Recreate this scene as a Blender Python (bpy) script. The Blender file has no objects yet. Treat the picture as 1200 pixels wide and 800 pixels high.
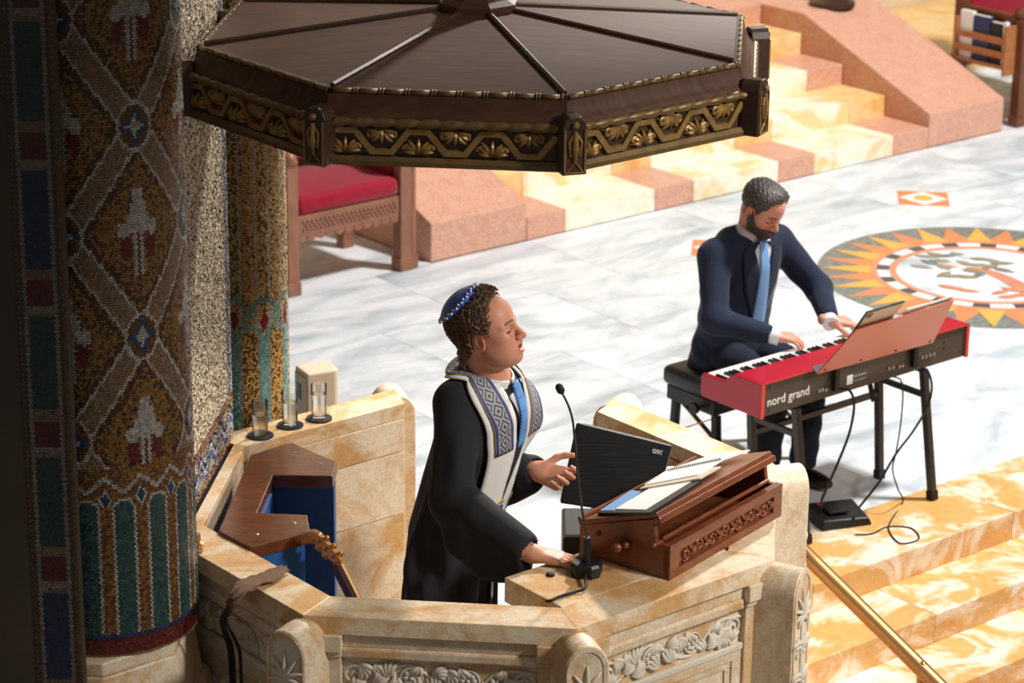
import bpy, bmesh, math, random
import numpy as np
from mathutils import Vector, Matrix, Euler

# ------------------------------------------------------------------ camera, world, lights, exposure
random.seed(7); RNG = np.random.default_rng(7)
scene = bpy.context.scene
COL = scene.collection
F_PX, PITCH, ROLL, CAM_H = 3112.0, 0.333, 0.011, 4.502
cam_data = bpy.data.cameras.new('camera')
cam_data.sensor_width = 36.0
cam_data.lens = F_PX / 1200.0 * 36.0
cam_data.clip_start = 0.1; cam_data.clip_end = 200
cam_data.dof.use_dof = True
cam_data.dof.focus_distance = 8.3
cam_data.dof.aperture_fstop = 5.0
cam = bpy.data.objects.new('camera', cam_data)
COL.objects.link(cam)
cam.matrix_world = (Matrix.Translation((0, 0, CAM_H)) @ Matrix.Rotation(math.pi/2 - PITCH, 4, 'X')
                    @ Matrix.Rotation(ROLL, 4, 'Z'))
scene.camera = cam

world = bpy.data.worlds.new('world'); scene.world = world; world.use_nodes = True
bg = world.node_tree.nodes['Background']
bg.inputs[0].default_value = (1.0, 0.92, 0.84, 1); bg.inputs[1].default_value = 0.125

def spot(name, loc, target, watts, size_deg=60, radius=0.25, color=(1, .93, .82), blend=.5):
    l = bpy.data.lights.new(name, 'SPOT'); l.energy = watts; l.spot_size = math.radians(size_deg)
    l.spot_blend = blend; l.shadow_soft_size = radius; l.color = color
    o = bpy.data.objects.new(name, l); COL.objects.link(o); o.location = loc
    o.rotation_euler = (Vector(target) - Vector(loc)).to_track_quat('-Z', 'Y').to_euler()
    return o
# stage lamps hung under the ceiling on the congregation's right-hand side
spot('stage_lamp', (8.2, 3.4, 7.5), (0.6, 8.0, 1.3), 3700, 23, .7, (1, .95, .89), .6)
spot('stage_lamp', (3.6, 16.0, 7.6), (-0.7, 8.3, 1.5), 6000, 22, .35, (1, .95, .88), .5)
spot('stage_lamp', (6.5, 12.0, 10.0), (1.7, 14.8, 0.0), 7300, 78, .6, (1, .985, .97))
spot('stage_lamp', (6.5, 3.5, 9.0), (2.4, 9.6, 0.0), 1700, 34, .5, (1, .97, .93))
scene.view_settings.view_transform = 'Standard'
scene.view_settings.look = 'None'
scene.view_settings.exposure = 0.0
scene.view_settings.gamma = 1.0
scene.view_settings.use_curve_mapping = False

# ------------------------------------------------------------------ pixel helpers (1200x800 frame)
_cp, _sp = math.cos(PITCH), math.sin(PITCH)
_cr, _sr = math.cos(ROLL), math.sin(ROLL)
def ray(u, v):
    a, b = u-600, v-400
    x, y = (a*_cr+b*_sr)/F_PX, (-a*_sr+b*_cr)/F_PX
    return np.array([x, _cp - y*_sp, -_sp - y*_cp])
def onz(u, v, z):
    d = ray(u, v); t = (z-CAM_H)/d[2]; return np.array([d[0]*t, d[1]*t, z])
def ony(u, v, Y):
    d = ray(u, v); t = Y/d[1]; return np.array([d[0]*t, Y, CAM_H+d[2]*t])

# ------------------------------------------------------------------ materials
def srgb(r, g, b):
    f = lambda c: (c/255/12.92) if c/255 <= .04045 else ((c/255+.055)/1.055)**2.4
    return (f(r), f(g), f(b), 1.0)
class NT:
    def __init__(s, name):
        s.m = bpy.data.materials.new(name); s.m.use_nodes = True
        s.t = s.m.node_tree; s.b = s.t.nodes['Principled BSDF']
        s.out = s.t.nodes['Material Output']
    def n(s, typ, **kw):
        nd = s.t.nodes.new(typ)
        for k, v in kw.items():
            if k.startswith('i_'):
                key = k[2:]; key = int(key) if key.isdigit() else key.replace('_', ' ')
                nd.inputs[key].default_value = v
            else: setattr(nd, k, v)
        return nd
    def l(s, a, b): s.t.links.new(a, b)
    def set(s, **kw):
        for k, v in kw.items(): s.b.inputs[k.replace('_', ' ')].default_value = v
    def ramp(s, fac, stops, interp='LINEAR'):
        r = s.n('ShaderNodeValToRGB'); cr = r.color_ramp; cr.interpolation = interp
        while len(cr.elements) < len(stops): cr.elements.new(0.5)
        for e, (p, c) in zip(cr.elements, stops): e.position = p; e.color = c
        s.l(fac, r.inputs[0]); return r.outputs[0]
    def mix(s, fac, a, b, mode='MIX'):
        m = s.n('ShaderNodeMix', data_type='RGBA', blend_type=mode)
        for sock, val in ((m.inputs[0], fac), (m.inputs[6], a), (m.inputs[7], b)):
            if hasattr(val, 'is_linked') or hasattr(val, 'links'): s.l(val, sock)
            else: sock.default_value = val
        return m.outputs[2]
    def noise(s, vec, scale, detail=4, rough=.55, dist=0.0):
        n = s.n('ShaderNodeTexNoise'); n.inputs['Scale'].default_value = scale
        n.inputs['Detail'].default_value = detail; n.inputs['Roughness'].default_value = rough
        n.inputs['Distortion'].default_value = dist
        if vec is not None: s.l(vec, n.inputs['Vector'])
        return n.outputs['Fac']
    def bump(s, h, strength=.2, dist=.01):
        b = s.n('ShaderNodeBump'); b.inputs['Strength'].default_value = strength
        b.inputs['Distance'].default_value = dist; s.l(h, b.inputs['Height']); s.l(b.outputs[0], s.b.inputs['Normal'])
    def objvec(s, rand=0.0, scale=(1, 1, 1), rot=(0, 0, 0)):
        tc = s.n('ShaderNodeTexCoord'); v = tc.outputs['Object']
        if rand:
            oi = s.n('ShaderNodeObjectInfo'); mu = s.n('ShaderNodeMath', operation='MULTIPLY', i_1=rand)
            s.l(oi.outputs['Random'], mu.inputs[0])
            ad = s.n('ShaderNodeVectorMath', operation='ADD'); s.l(v, ad.inputs[0]); s.l(mu.outputs[0], ad.inputs[1]); v = ad.outputs[0]
        mp = s.n('ShaderNodeMapping'); mp.inputs['Scale'].default_value = scale; mp.inputs['Rotation'].default_value = rot
        s.l(v, mp.inputs[0]); return mp.outputs[0]

MAT = {}
def plain(name, col, rough=.5, metal=0.0, spec=.5, bump=None, var=None, coat=0, sheen=0):
    k = NT(name); k.set(Roughness=rough, Metallic=metal); k.b.inputs['Specular IOR Level'].default_value = spec
    if coat: k.b.inputs['Coat Weight'].default_value = coat; k.b.inputs['Coat Roughness'].default_value = .15
    if sheen: k.b.inputs['Sheen Weight'].default_value = sheen; k.b.inputs['Sheen Roughness'].default_value = .4
    vec = k.objvec()
    if var:
        sc, amt = var; f = k.noise(vec, sc, 5)
        c2 = tuple(min(1, x*(1+amt)) for x in col[:3])+(1,); c1 = tuple(x*(1-amt) for x in col[:3])+(1,)
        k.l(k.ramp(f, [(.3, c1), (.7, c2)]), k.b.inputs['Base Color'])
    else: k.b.inputs['Base Color'].default_value = col
    if bump:
        sc, st = bump; k.bump(k.noise(vec, sc, 3), st, .004)
    MAT[name] = k.m; return k

def marble_white():
    k = NT('white_marble'); k.set(Roughness=.42); k.b.inputs['Specular IOR Level'].default_value = .35
    v = k.objvec(rand=37.0, scale=(.55, 1.5, 1), rot=(0, 0, math.radians(20)))
    a = k.noise(v, 1.6, 6, .6, 1.3); b = k.noise(v, 4.5, 5, .6, .7)
    c = k.ramp(a, [(.30, srgb(176, 186, 193)), (.43, srgb(204, 211, 215)), (.54, srgb(229, 232, 234)), (.72, srgb(236, 238, 239))])
    c2 = k.ramp(b, [(.35, srgb(205, 210, 212)), (.55, srgb(255, 255, 255))])
    k.l(k.mix(.55, c, c2, 'MULTIPLY'), k.b.inputs['Base Color']); MAT['white_marble'] = k.m
def marble_sienna(name, cream, gold, deep, amount=.5, rand=23.0, rough=.36, scale=2.2):
    k = NT(name); k.set(Roughness=rough)
    v = k.objvec(rand=rand, scale=(1, 1, 1.3), rot=(.4, .3, .7))
    a = k.noise(v, scale, 6, .62, 1.6); b = k.noise(v, scale*3.4, 6, .6, .8); d = k.noise(v, scale*9, 4, .6, 2.0)
    lo = .62-amount*.30
    c = k.ramp(a, [(lo-.05, cream), (lo+.07, gold), (lo+.22, gold), (lo+.34, cream)])
    c2 = k.ramp(b, [(.40, deep), (.50, (1, 1, 1, 1)), (.9, (1, 1, 1, 1))])
    c = k.mix(.35, c, c2, 'MULTIPLY')
    vn = k.ramp(d, [(.45, (1, 1, 1, 1)), (.495, srgb(190, 150, 110)), (.51, srgb(190, 150, 110)), (.55, (1, 1, 1, 1))])
    c = k.mix(.3, c, vn, 'MULTIPLY')
    k.l(c, k.b.inputs['Base Color']); MAT[name] = k.m
def granite(name, c1, c2, c3, rough=.4):
    k = NT(name); k.set(Roughness=rough); v = k.objvec(rand=11.0)
    a = k.noise(v, 90, 3, .7); b = k.noise(v, 14, 4, .6)
    c = k.ramp(a, [(.36, c3), (.5, c1), (.66, c2)])
    k.l(k.mix(.35, c, k.ramp(b, [(.3, srgb(225, 190, 170)), (.7, (1, 1, 1, 1))]), 'MULTIPLY'), k.b.inputs['Base Color']); MAT[name] = k.m
def wood(name, c1, c2, rough=.35, scale=(1, 1, 14), rand=9.0, coat=0.0, freq=3.0, metal=0):
    k = NT(name); k.set(Roughness=rough, Metallic=metal); v = k.objvec(rand=rand, scale=scale)
    if coat: k.b.inputs['Coat Weight'].default_value = coat; k.b.inputs['Coat Roughness'].default_value = .2
    a = k.noise(v, freq, 6, .65, .6)
    k.l(k.ramp(a, [(.32, c1), (.68, c2)]), k.b.inputs['Base Color'])
    k.bump(a, .08, .003); MAT[name] = k.m
def attr_mat(name, rough=.5, metal_from_alpha=False, bump=None, sss=0, sheen=0, spec=.5):
    k = NT(name); k.set(Roughness=rough); k.b.inputs['Specular IOR Level'].default_value = spec
    a = k.n('ShaderNodeAttribute', attribute_name='Col')
    k.l(a.outputs['Color'], k.b.inputs['Base Color'])
    if metal_from_alpha:
        k.l(a.outputs['Alpha'], k.b.inputs['Metallic'])
    if sss:
        k.b.inputs['Subsurface Weight'].default_value = sss; k.b.inputs['Subsurface Radius'].default_value = (.012, .005, .003)
        k.b.inputs['Subsurface Scale'].default_value = .6
    if bump: k.bump(k.noise(k.objvec(), bump[0], 3), bump[1], .002)
    MAT[name] = k.m

marble_white()
marble_sienna('sienna_marble', srgb(236, 224, 198), srgb(220, 176, 110), srgb(230, 196, 150), .38, rough=.34, scale=1.9)
marble_sienna('golden_marble', srgb(248, 238, 218), srgb(226, 176, 108), srgb(242, 214, 174), .54, rough=.3, scale=2.6)
marble_sienna('ledge_marble', srgb(232, 214, 184), srgb(214, 170, 116), srgb(226, 202, 170), .34, rough=.32, scale=2.4)
marble_sienna('pulpit_marble', srgb(228, 212, 186), srgb(212, 176, 130), srgb(222, 200, 168), .32, rough=.45, scale=2.0)
marble_sienna('cream_step', srgb(252, 244, 226), srgb(246, 214, 156), srgb(248, 230, 196), .32, rough=.35, scale=1.8)
marble_sienna('yellow_step', srgb(240, 200, 130), srgb(244, 214, 156), srgb(236, 196, 130), .5, rough=.35, scale=1.8)
plain('carved_stone', srgb(212, 202, 184), .6, bump=(120, .15), var=(9, .07))
granite('pink_granite', srgb(216, 166, 142), srgb(226, 186, 164), srgb(200, 142, 114))
plain('border_stone', srgb(214, 206, 192), .5, var=(12, .06))
wood('canopy_wood', srgb(64, 40, 27), srgb(92, 60, 41), .55, (2, 14, 2)); MAT['canopy_wood'].node_tree.nodes['Principled BSDF'].inputs['Specular IOR Level'].default_value = .25
wood('canopy_trim', srgb(60, 42, 28), srgb(82, 58, 40), .4, (3, 3, 3))
plain('carved_gilt', srgb(156, 122, 68), .42, .35, var=(40, .25))
plain('old_gilt', srgb(118, 92, 54), .45, .3, var=(30, .25), bump=(80, .1))
wood('lectern_wood', srgb(104, 54, 32), srgb(138, 76, 46), .3, (4, 4, 18), coat=.25)
wood('throne_wood', srgb(132, 86, 62), srgb(156, 104, 78), .4, (5, 5, 2))
wood('dark_throne', srgb(96, 52, 30), srgb(120, 68, 40), .4, (5, 5, 2))
wood('rack_wood', srgb(150, 92, 50), srgb(176, 114, 66), .45, (2, 8, 8))
wood('cabinet_top', srgb(88, 48, 28), srgb(112, 64, 40), .25, (2, 9, 2), coat=.2)
plain('blue_board', srgb(20, 82, 150), .6, var=(20, .1))
plain('red_velvet', srgb(152, 10, 40), .75, sheen=.6, var=(26, .12), spec=.2)
plain('black_cloth', srgb(38, 38, 42), .85, spec=.25, sheen=.12, bump=(260, .2))
plain('black_velvet', srgb(16, 16, 18), .9, spec=.2, sheen=.2)
plain('navy_wool', srgb(34, 42, 62), .85, spec=.25, sheen=.15, bump=(500, .2), var=(60, .12))
plain('navy_dark', srgb(28, 34, 50), .85, spec=.25, sheen=.1)
plain('white_cloth', srgb(232, 230, 226), .8, spec=.2, bump=(300, .1))
plain('shirt_cloth', srgb(226, 228, 234), .75, spec=.2)
plain('black_plastic', srgb(22, 22, 23), .45, bump=(220, .1))
plain('black_metal', srgb(30, 29, 28), .4, .3)
plain('gunmetal', srgb(70, 64, 60), .42, .5)
plain('chrome', srgb(200, 200, 200), .15, 1.0)
plain('steel', srgb(170, 170, 168), .3, .9)
plain('brass', srgb(178, 136, 86), .36, .8, bump=(60, .05))
plain('gold_metal', srgb(190, 140, 70), .35, .8)
plain('rubber', srgb(18, 18, 19), .7)
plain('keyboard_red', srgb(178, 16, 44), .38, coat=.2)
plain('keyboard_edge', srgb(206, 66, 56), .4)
plain('keyboard_back', srgb(72, 62, 54), .6, bump=(300, .1))
plain('key_white', srgb(242, 240, 232), .25)
plain('key_black', srgb(20, 20, 22), .3)
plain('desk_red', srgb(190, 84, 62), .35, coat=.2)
plain('leather_black', srgb(30, 31, 33), .42, bump=(120, .2))
plain('paper', srgb(238, 236, 230), .8, spec=.2)
plain('paper_old', srgb(214, 200, 180), .8, spec=.2)
plain('print_grey', srgb(150, 150, 150), .8, spec=.1)
plain('lettering_white', srgb(236, 236, 236), .5)
plain('tablet_back', srgb(170, 152, 134), .35, .2)
plain('beige_plastic', srgb(186, 168, 144), .5)
plain('olive_panel', srgb(128, 112, 78), .35, .3)
plain('book_navy', srgb(36, 54, 96), .6); plain('book_dark', srgb(20, 24, 34), .6)
plain('brown_cloth', srgb(122, 96, 76), .85, bump=(200, .3), spec=.2)
plain('blue_ribbon', srgb(38, 76, 160), .6, spec=.3)
plain('gold_ribbon', srgb(196, 160, 90), .6)
plain('kippah_blue', srgb(40, 88, 200), .55, sheen=.3)
plain('guitar_wood', srgb(196, 140, 76), .3, coat=.4); plain('guitar_dark', srgb(60, 36, 22), .4)
plain('inlay_green', srgb(126, 132, 124), .35, var=(30, .45)); plain('inlay_yellow', srgb(240, 176, 86), .4, var=(12, .1))
plain('inlay_orange', srgb(222, 140, 92), .4, var=(12, .1)); plain('inlay_black', srgb(84, 82, 84), .35, var=(20, .2))
plain('inlay_white', srgb(236, 234, 230), .38, var=(8, .05)); plain('inlay_ring', srgb(214, 146, 110), .4)
plain('inlay_grey', srgb(150, 148, 138), .4, var=(18, .25)); plain('inlay_olive', srgb(150, 142, 108), .4, var=(18, .25)); plain('inlay_rose', srgb(206, 140, 112), .4, var=(18, .15))
plain('dark_wall', srgb(66, 54, 44), .8, var=(3, .15), bump=(40, .1))
plain('pale_wall', srgb(226, 204, 170), .5, var=(2.0, .12))
plain('grout', srgb(34, 27, 20), .8)
plain('shoe_black', srgb(16, 15, 15), .3)
attr_mat('tesserae', .42, True)
attr_mat('skin', .48, sss=.12, bump=(180, .06), spec=.35)
attr_mat('hair', .55, bump=(420, .5))
for nm_, tint, bl in (('clear_glass', (1, 1, 1, 1), .16), ('water', (.98, .99, .99, 1), .10)):
    k = NT(nm_); k.t.nodes.remove(k.b); tr = k.n('ShaderNodeBsdfTransparent'); tr.inputs[0].default_value = tint
    gl_ = k.n('ShaderNodeBsdfGlass'); gl_.inputs['IOR'].default_value = 1.2 if nm_ == 'clear_glass' else 1.33; gl_.inputs['Roughness'].default_value = 0.0
    gs = k.n('ShaderNodeBsdfGlossy'); gs.inputs['Roughness'].default_value = .04
    lw = k.n('ShaderNodeLayerWeight'); lw.inputs['Blend'].default_value = bl
    m1 = k.n('ShaderNodeMixShader'); m1.inputs[0].default_value = .25 if nm_ == 'clear_glass' else .6; k.l(tr.outputs[0], m1.inputs[1]); k.l(gl_.outputs[0], m1.inputs[2])
    m2 = k.n('ShaderNodeMixShader'); k.l(lw.outputs['Fresnel'], m2.inputs[0]); k.l(m1.outputs[0], m2.inputs[1]); k.l(gs.outputs[0], m2.inputs[2]); k.l(m2.outputs[0], k.out.inputs[0]); MAT[nm_] = k.m
k = NT('speaker_grille'); k.set(Roughness=.7, Metallic=.0); k.b.inputs['Specular IOR Level'].default_value = .2
uvn = k.n('ShaderNodeTexCoord'); vor = k.n('ShaderNodeTexVoronoi'); vor.inputs['Scale'].default_value = 150; vor.inputs['Randomness'].default_value = .0
k.l(uvn.outputs['Object'], vor.inputs['Vector'])
k.l(k.ramp(vor.outputs['Distance'], [(.25, srgb(4, 4, 4)), (.45, srgb(26, 26, 27))]), k.b.inputs['Base Color']); MAT['speaker_grille'] = k.m
k = NT('stole_band')                       # woven band: blue diamonds on silver-gold, from the ribbon's own UV (metres)
uvn = k.n('ShaderNodeUVMap'); sep = k.n('ShaderNodeSeparateXYZ'); k.l(uvn.outputs[0], sep.inputs[0])
def _m(op, a, b=None, clamp=False):
    m = k.n('ShaderNodeMath', operation=op); m.use_clamp = clamp
    for s_, val in zip(m.inputs, (a, b)):
        if val is None: continue
        if isinstance(val, (int, float)): s_.default_value = val
        else: k.l(val, s_)
    return m.outputs[0]
au = _m('ABSOLUTE', sep.outputs[0]); fv = _m('ABSOLUTE', _m('SUBTRACT', _m('FRACT', _m('DIVIDE', sep.outputs[1], .056)), .5))
dd = _m('ADD', _m('DIVIDE', au, .024), _m('MULTIPLY', fv, 2.0))
ringv = _m('FRACT', _m('MULTIPLY', dd, 1.5))
cc = k.ramp(ringv, [(0, srgb(46, 66, 128)), (.42, srgb(46, 66, 128)), (.5, srgb(176, 170, 140)), (1, srgb(160, 158, 140))])
edge = k.ramp(_m('DIVIDE', au, .04), [(.0, (0, 0, 0, 1)), (.58, (0, 0, 0, 1)), (.59, (1, 1, 1, 1))], 'CONSTANT')
edgec = k.ramp(_m('DIVIDE', au, .04), [(0, srgb(196, 160, 90)), (.66, srgb(34, 70, 152)), (.93, srgb(196, 160, 90))], 'CONSTANT')
k.l(k.mix(edge, cc, edgec), k.b.inputs['Base Color']); k.set(Roughness=.55); MAT['stole_band'] = k.m
k = NT('dotted_tie'); v = k.objvec(scale=(1, 1, 1)); vor = k.n('ShaderNodeTexVoronoi'); vor.inputs['Scale'].default_value = 90; vor.inputs['Randomness'].default_value = .1; k.l(v, vor.inputs['Vector'])
k.l(k.ramp(vor.outputs['Distance'], [(.22, srgb(40, 70, 130)), (.32, srgb(98, 158, 220))]), k.b.inputs['Base Color']); k.set(Roughness=.5); MAT['dotted_tie'] = k.m
plain('sky_tie', srgb(120, 164, 214), .5, var=(90, .06))

# ------------------------------------------------------------------ object helpers
def tag(o, label=None, cat=None, group=None, kind=None):
    if label: o['label'] = label
    if cat: o['category'] = cat
    if group: o['group'] = group
    if kind: o['kind'] = kind
    return o
def thing(name, loc, label=None, cat=None, rotz=0.0, group=None, kind=None):
    o = bpy.data.objects.new(name, None); COL.objects.link(o); o.empty_display_size = .1
    o.location = loc; o.rotation_euler = (0, 0, rotz)
    WM[o.name] = Matrix.Translation(Vector(loc)) @ Matrix.Rotation(rotz, 4, 'Z')
    return tag(o, label, cat, group, kind)
WM = {}
def wm(o): return WM.get(o.name, Matrix.Identity(4))
def link(name, me, mat, parent=None, local=False):
    """local=False: mesh coordinates are world coordinates; True: they are in the parent's frame."""
    o = bpy.data.objects.new(name, me); COL.objects.link(o)
    if mat is not None and not me.materials: me.materials.append(MAT[mat] if isinstance(mat, str) else mat)
    if parent is not None:
        o.parent = parent
        if not local: o.matrix_parent_inverse = wm(parent).inverted()
        WM[o.name] = wm(parent) if local else Matrix.Identity(4)
    return o
def place(name, me, mat, mw, parent=None):
    """share mesh me at world matrix mw"""
    o = bpy.data.objects.new(name, me); COL.objects.link(o)
    if not me.materials: me.materials.append(MAT[mat])
    if parent is not None: o.parent = parent; o.matrix_parent_inverse = wm(parent).inverted()
    o.matrix_basis = mw; WM[o.name] = mw
    return o
def smooth(o, ang=None):
    me = o.data if hasattr(o, 'data') else o
    me.polygons.foreach_set('use_smooth', [True]*len(me.polygons))
    if ang is not None:
        try: me.set_sharp_from_angle(angle=math.radians(ang))
        except Exception: pass
    return o
def bev(o, w=.006, seg=2):
    m = o.modifiers.new('bevel', 'BEVEL'); m.width = w; m.segments = seg; m.limit_method = 'ANGLE'; m.angle_limit = math.radians(35)
    return o
V = lambda *a: np.array(a, float)
def unit(v): v = np.asarray(v, float); return v/np.linalg.norm(v)
class MB:
    def __init__(s): s.v = []; s.f = []; s.mi = []; s.cur = 0
    def add(s, verts, faces):
        b = len(s.v); s.v += [tuple(map(float, p)) for p in verts]
        for f in faces: s.f.append(tuple(b+i for i in f)); s.mi.append(s.cur)
        return s
    def box(s, c, ax, ay, az, hx, hy, hz):
        c = np.asarray(c, float); ax, ay, az = (np.asarray(q, float) for q in (ax, ay, az))
        P = [c+sx*hx*ax+sy*hy*ay+sz*hz*az for sz in (-1, 1) for sy in (-1, 1) for sx in (-1, 1)]
        return s.add(P, [(0, 2, 3, 1), (4, 5, 7, 6), (0, 1, 5, 4), (2, 6, 7, 3), (0, 4, 6, 2), (1, 3, 7, 5)])
    def abox(s, x0, x1, y0, y1, z0, z1):
        return s.box(((x0+x1)/2, (y0+y1)/2, (z0+z1)/2), (1, 0, 0), (0, 1, 0), (0, 0, 1), (x1-x0)/2, (y1-y0)/2, (z1-z0)/2)
    def hexa(s, P): return s.add(P, [(0, 3, 2, 1), (4, 5, 6, 7), (0, 1, 5, 4), (1, 2, 6, 5), (2, 3, 7, 6), (3, 0, 4, 7)])  # bottom 4 ccw, top 4 ccw
    def prism(s, poly, z0, z1, top=None):
        n = len(poly); top = top or poly
        P = [(*p[:2], z0) for p in poly]+[(*p[:2], z1) for p in top]
        return s.add(P, [tuple(range(n-1, -1, -1)), tuple(range(n, 2*n))]+[(i, (i+1) % n, n+(i+1) % n, n+i) for i in range(n)])
    def extrude(s, poly3, d):
        n = len(poly3); d = np.asarray(d, float); P = [np.asarray(p, float) for p in poly3]
        return s.add(P+[p+d for p in P], [tuple(range(n-1, -1, -1)), tuple(range(n, 2*n))]+[(i, (i+1) % n, n+(i+1) % n, n+i) for i in range(n)])
    def loft(s, rings, closed=True, caps=True):
        n = len(rings[0]); b = len(s.v); F = []
        for k in range(len(rings)-1):
            for i in range(n if closed else n-1):
                j = (i+1) % n; F.append((k*n+i, k*n+j, (k+1)*n+j, (k+1)*n+i))
        if caps: F.append(tuple(range(n-1, -1, -1))); F.append(tuple((len(rings)-1)*n+i for i in range(n)))
        return s.add([p for r in rings for p in r], F)
    def tube(s, pts, r, n=8, caps=True, flat=None):
        pts = [np.asarray(p, float) for p in pts]; m = len(pts)
        rs = r if hasattr(r, '__len__') else [r]*m
        T = [unit(pts[min(i+1, m-1)]-pts[max(i-1, 0)]) for i in range(m)]
        up = V(0, 0, 1) if abs(T[0][2]) < .9 else V(1, 0, 0)
        N = unit(up-T[0]*(up@T[0])); rings = []
        for i in range(m):
            N = unit(N-T[i]*(N@T[i])); B = np.cross(T[i], N)
            fx, fy = flat if flat else (1, 1)
            rings.append([pts[i]+rs[i]*(math.cos(2*math.pi*q/n)*N*fx+math.sin(2*math.pi*q/n)*B*fy) for q in range(n)])
        return s.loft(rings, True, caps)
    def lathe(s, c, prof, n=24, axis=None):
        c = np.asarray(c, float)
        rings = [[c+V(rr*math.cos(2*math.pi*q/n), rr*math.sin(2*math.pi*q/n), zz) for q in range(n)] for rr, zz in prof]
        return s.loft(rings, True, True)
    def ball(s, c, r, n=10, m=6, sc=(1, 1, 1)):
        c = np.asarray(c, float); rings = []
        for i in range(1, m):
            t = math.pi*i/m
            rings.append([c+V(sc[0]*r*math.sin(t)*math.cos(2*math.pi*q/n), sc[1]*r*math.sin(t)*math.sin(2*math.pi*q/n), -sc[2]*r*math.cos(t)) for q in range(n)])
        return s.loft(rings, True, True)
    def mesh(s, name='m'):
        me = bpy.data.meshes.new(name); me.from_pydata(s.v, [], s.f); me.validate(); 
        bm = bmesh.new(); bm.from_mesh(me); bmesh.ops.recalc_face_normals(bm, faces=bm.faces); bm.to_mesh(me); bm.free()
        return me
    def build(s, name, mat, parent=None, sm=None, bevel=None, local=False):
        o = link(name, s.mesh(name), mat, parent, local)
        if sm is not None: smooth(o, sm)
        if bevel: bev(o, bevel)
        return o
def catmull(P, sub=8):
    P = [np.asarray(p, float) for p in P]; Q = [2*P[0]-P[1]]+P+[2*P[-1]-P[-2]]; out = []
    for i in range(1, len(Q)-2):
        a, b, c, d = Q[i-1:i+3]
        for k in range(sub):
            t = k/sub; out.append(.5*((2*b)+(c-a)*t+(2*a-5*b+4*c-d)*t*t+(3*b-a-3*c+d)*t**3))
    out.append(P[-1]); return out
def dirz(deg): return V(math.cos(math.radians(deg)), math.sin(math.radians(deg)), 0)
UP = V(0, 0, 1)
# the bimah's own axes: A_ along the steps, B_ towards the ark, N_ towards the congregation
AZ = 39.7
A_, B_ = dirz(AZ), dirz(AZ+90); N_ = -B_
O_ = V(-.464, 14.361, 0)            # foot of the ark steps' left cheek
def ab(al, bk, z=0.0): return O_+A_*al+B_*bk+UP*z
PC = V(-.1136, 8.0067, 0)           # pulpit and canopy axis
def pol(az_deg, r, z=0.0): return PC+dirz(az_deg)*r+UP*z
# ------------------------------------------------------------------ tesserae
def tesserae(name, parent, nu, nv, pos, colour, gap=.10, tilt=.05, jit=.12):
    """one joined mesh of small mosaic stones: pos(u,v)->(xyz arrays, normals), colour(u,v)->(rgba)"""
    U, W = np.meshgrid((np.arange(nu)+.5)/nu, (np.arange(nv)+.5)/nv)
    U = U+((np.arange(nv) % 2)[:, None])*.5/nu
    U, W = U.ravel(), W.ravel(); n = len(U)
    col = colour(U, W)
    hu, hv = .5/nu*(1-gap), .5/nv*(1-gap)
    off = np.zeros((n, 4, 2))
    for k_, (sx, sy) in enumerate(((-1, -1), (1, -1), (1, 1), (-1, 1))):
        off[:, k_, 0] = sx*hu*(1+RNG.uniform(-jit, jit, n)); off[:, k_, 1] = sy*hv*(1+RNG.uniform(-jit, jit, n))
    P = np.zeros((n, 4, 3)); tl = RNG.normal(0, tilt, (n, 2))
    for k_ in range(4):
        p, nr = pos(U+off[:, k_, 0], W+off[:, k_, 1])
        sx, sy = ((-1, -1), (1, -1), (1, 1), (-1, 1))[k_]
        P[:, k_] = p+nr*((tl[:, 0]*sx+tl[:, 1]*sy)*.0035)[:, None]
    me = bpy.data.meshes.new(name)
    me.vertices.add(n*4); me.vertices.foreach_set('co', P.reshape(-1).astype(np.float32))
    me.loops.add(n*4); me.loops.foreach_set('vertex_index', np.arange(n*4, dtype=np.int32))
    me.polygons.add(n); me.polygons.foreach_set('loop_start', np.arange(0, n*4, 4, dtype=np.int32)); me.polygons.foreach_set('loop_total', np.full(n, 4, np.int32))
    me.update()
    at = me.color_attributes.new('Col', 'FLOAT_COLOR', 'CORNER')
    c = col.copy(); c[:, :3] *= RNG.uniform(.68, 1.25, n)[:, None]
    at.data.foreach_set('color', np.repeat(c, 4, axis=0).clip(0, 1).astype(np.float32).ravel())
    o = link(name, me, 'tesserae', parent); o['kind'] = 'stuff'
    return o
# ================================================================== SETTING
# ---- bimah floor: marble slabs on a bed
floor = MB(); 
floor.add([ab(-6, -4.03, -.16), ab(8, -4.03, -.16), ab(8, 2.7, -.16), ab(-6, 2.7, -.16), ab(-6, -4.03, -.022), ab(8, -4.03, -.022), ab(8, 2.7, -.022), ab(-6, 2.7, -.022)],
          [(0, 3, 2, 1), (4, 5, 6, 7), (0, 1, 5, 4), (1, 2, 6, 5), (2, 3, 7, 6), (3, 0, 4, 7)])
floor_o = floor.build('floor', 'border_stone'); tag(floor_o, 'white veined marble floor of the raised platform', kind='structure')
SL, SW = 1.12, .806
slab_me = {}
def slab(w, d):
    key = (round(w, 3), round(d, 3))
    if key not in slab_me:
        m = MB(); m.abox(0, w-.003, 0, d-.003, -.02, 0); slab_me[key] = m.mesh('slab')
    return slab_me[key]
RZ = Matrix.Rotation(math.radians(AZ), 4, 'Z')
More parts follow.
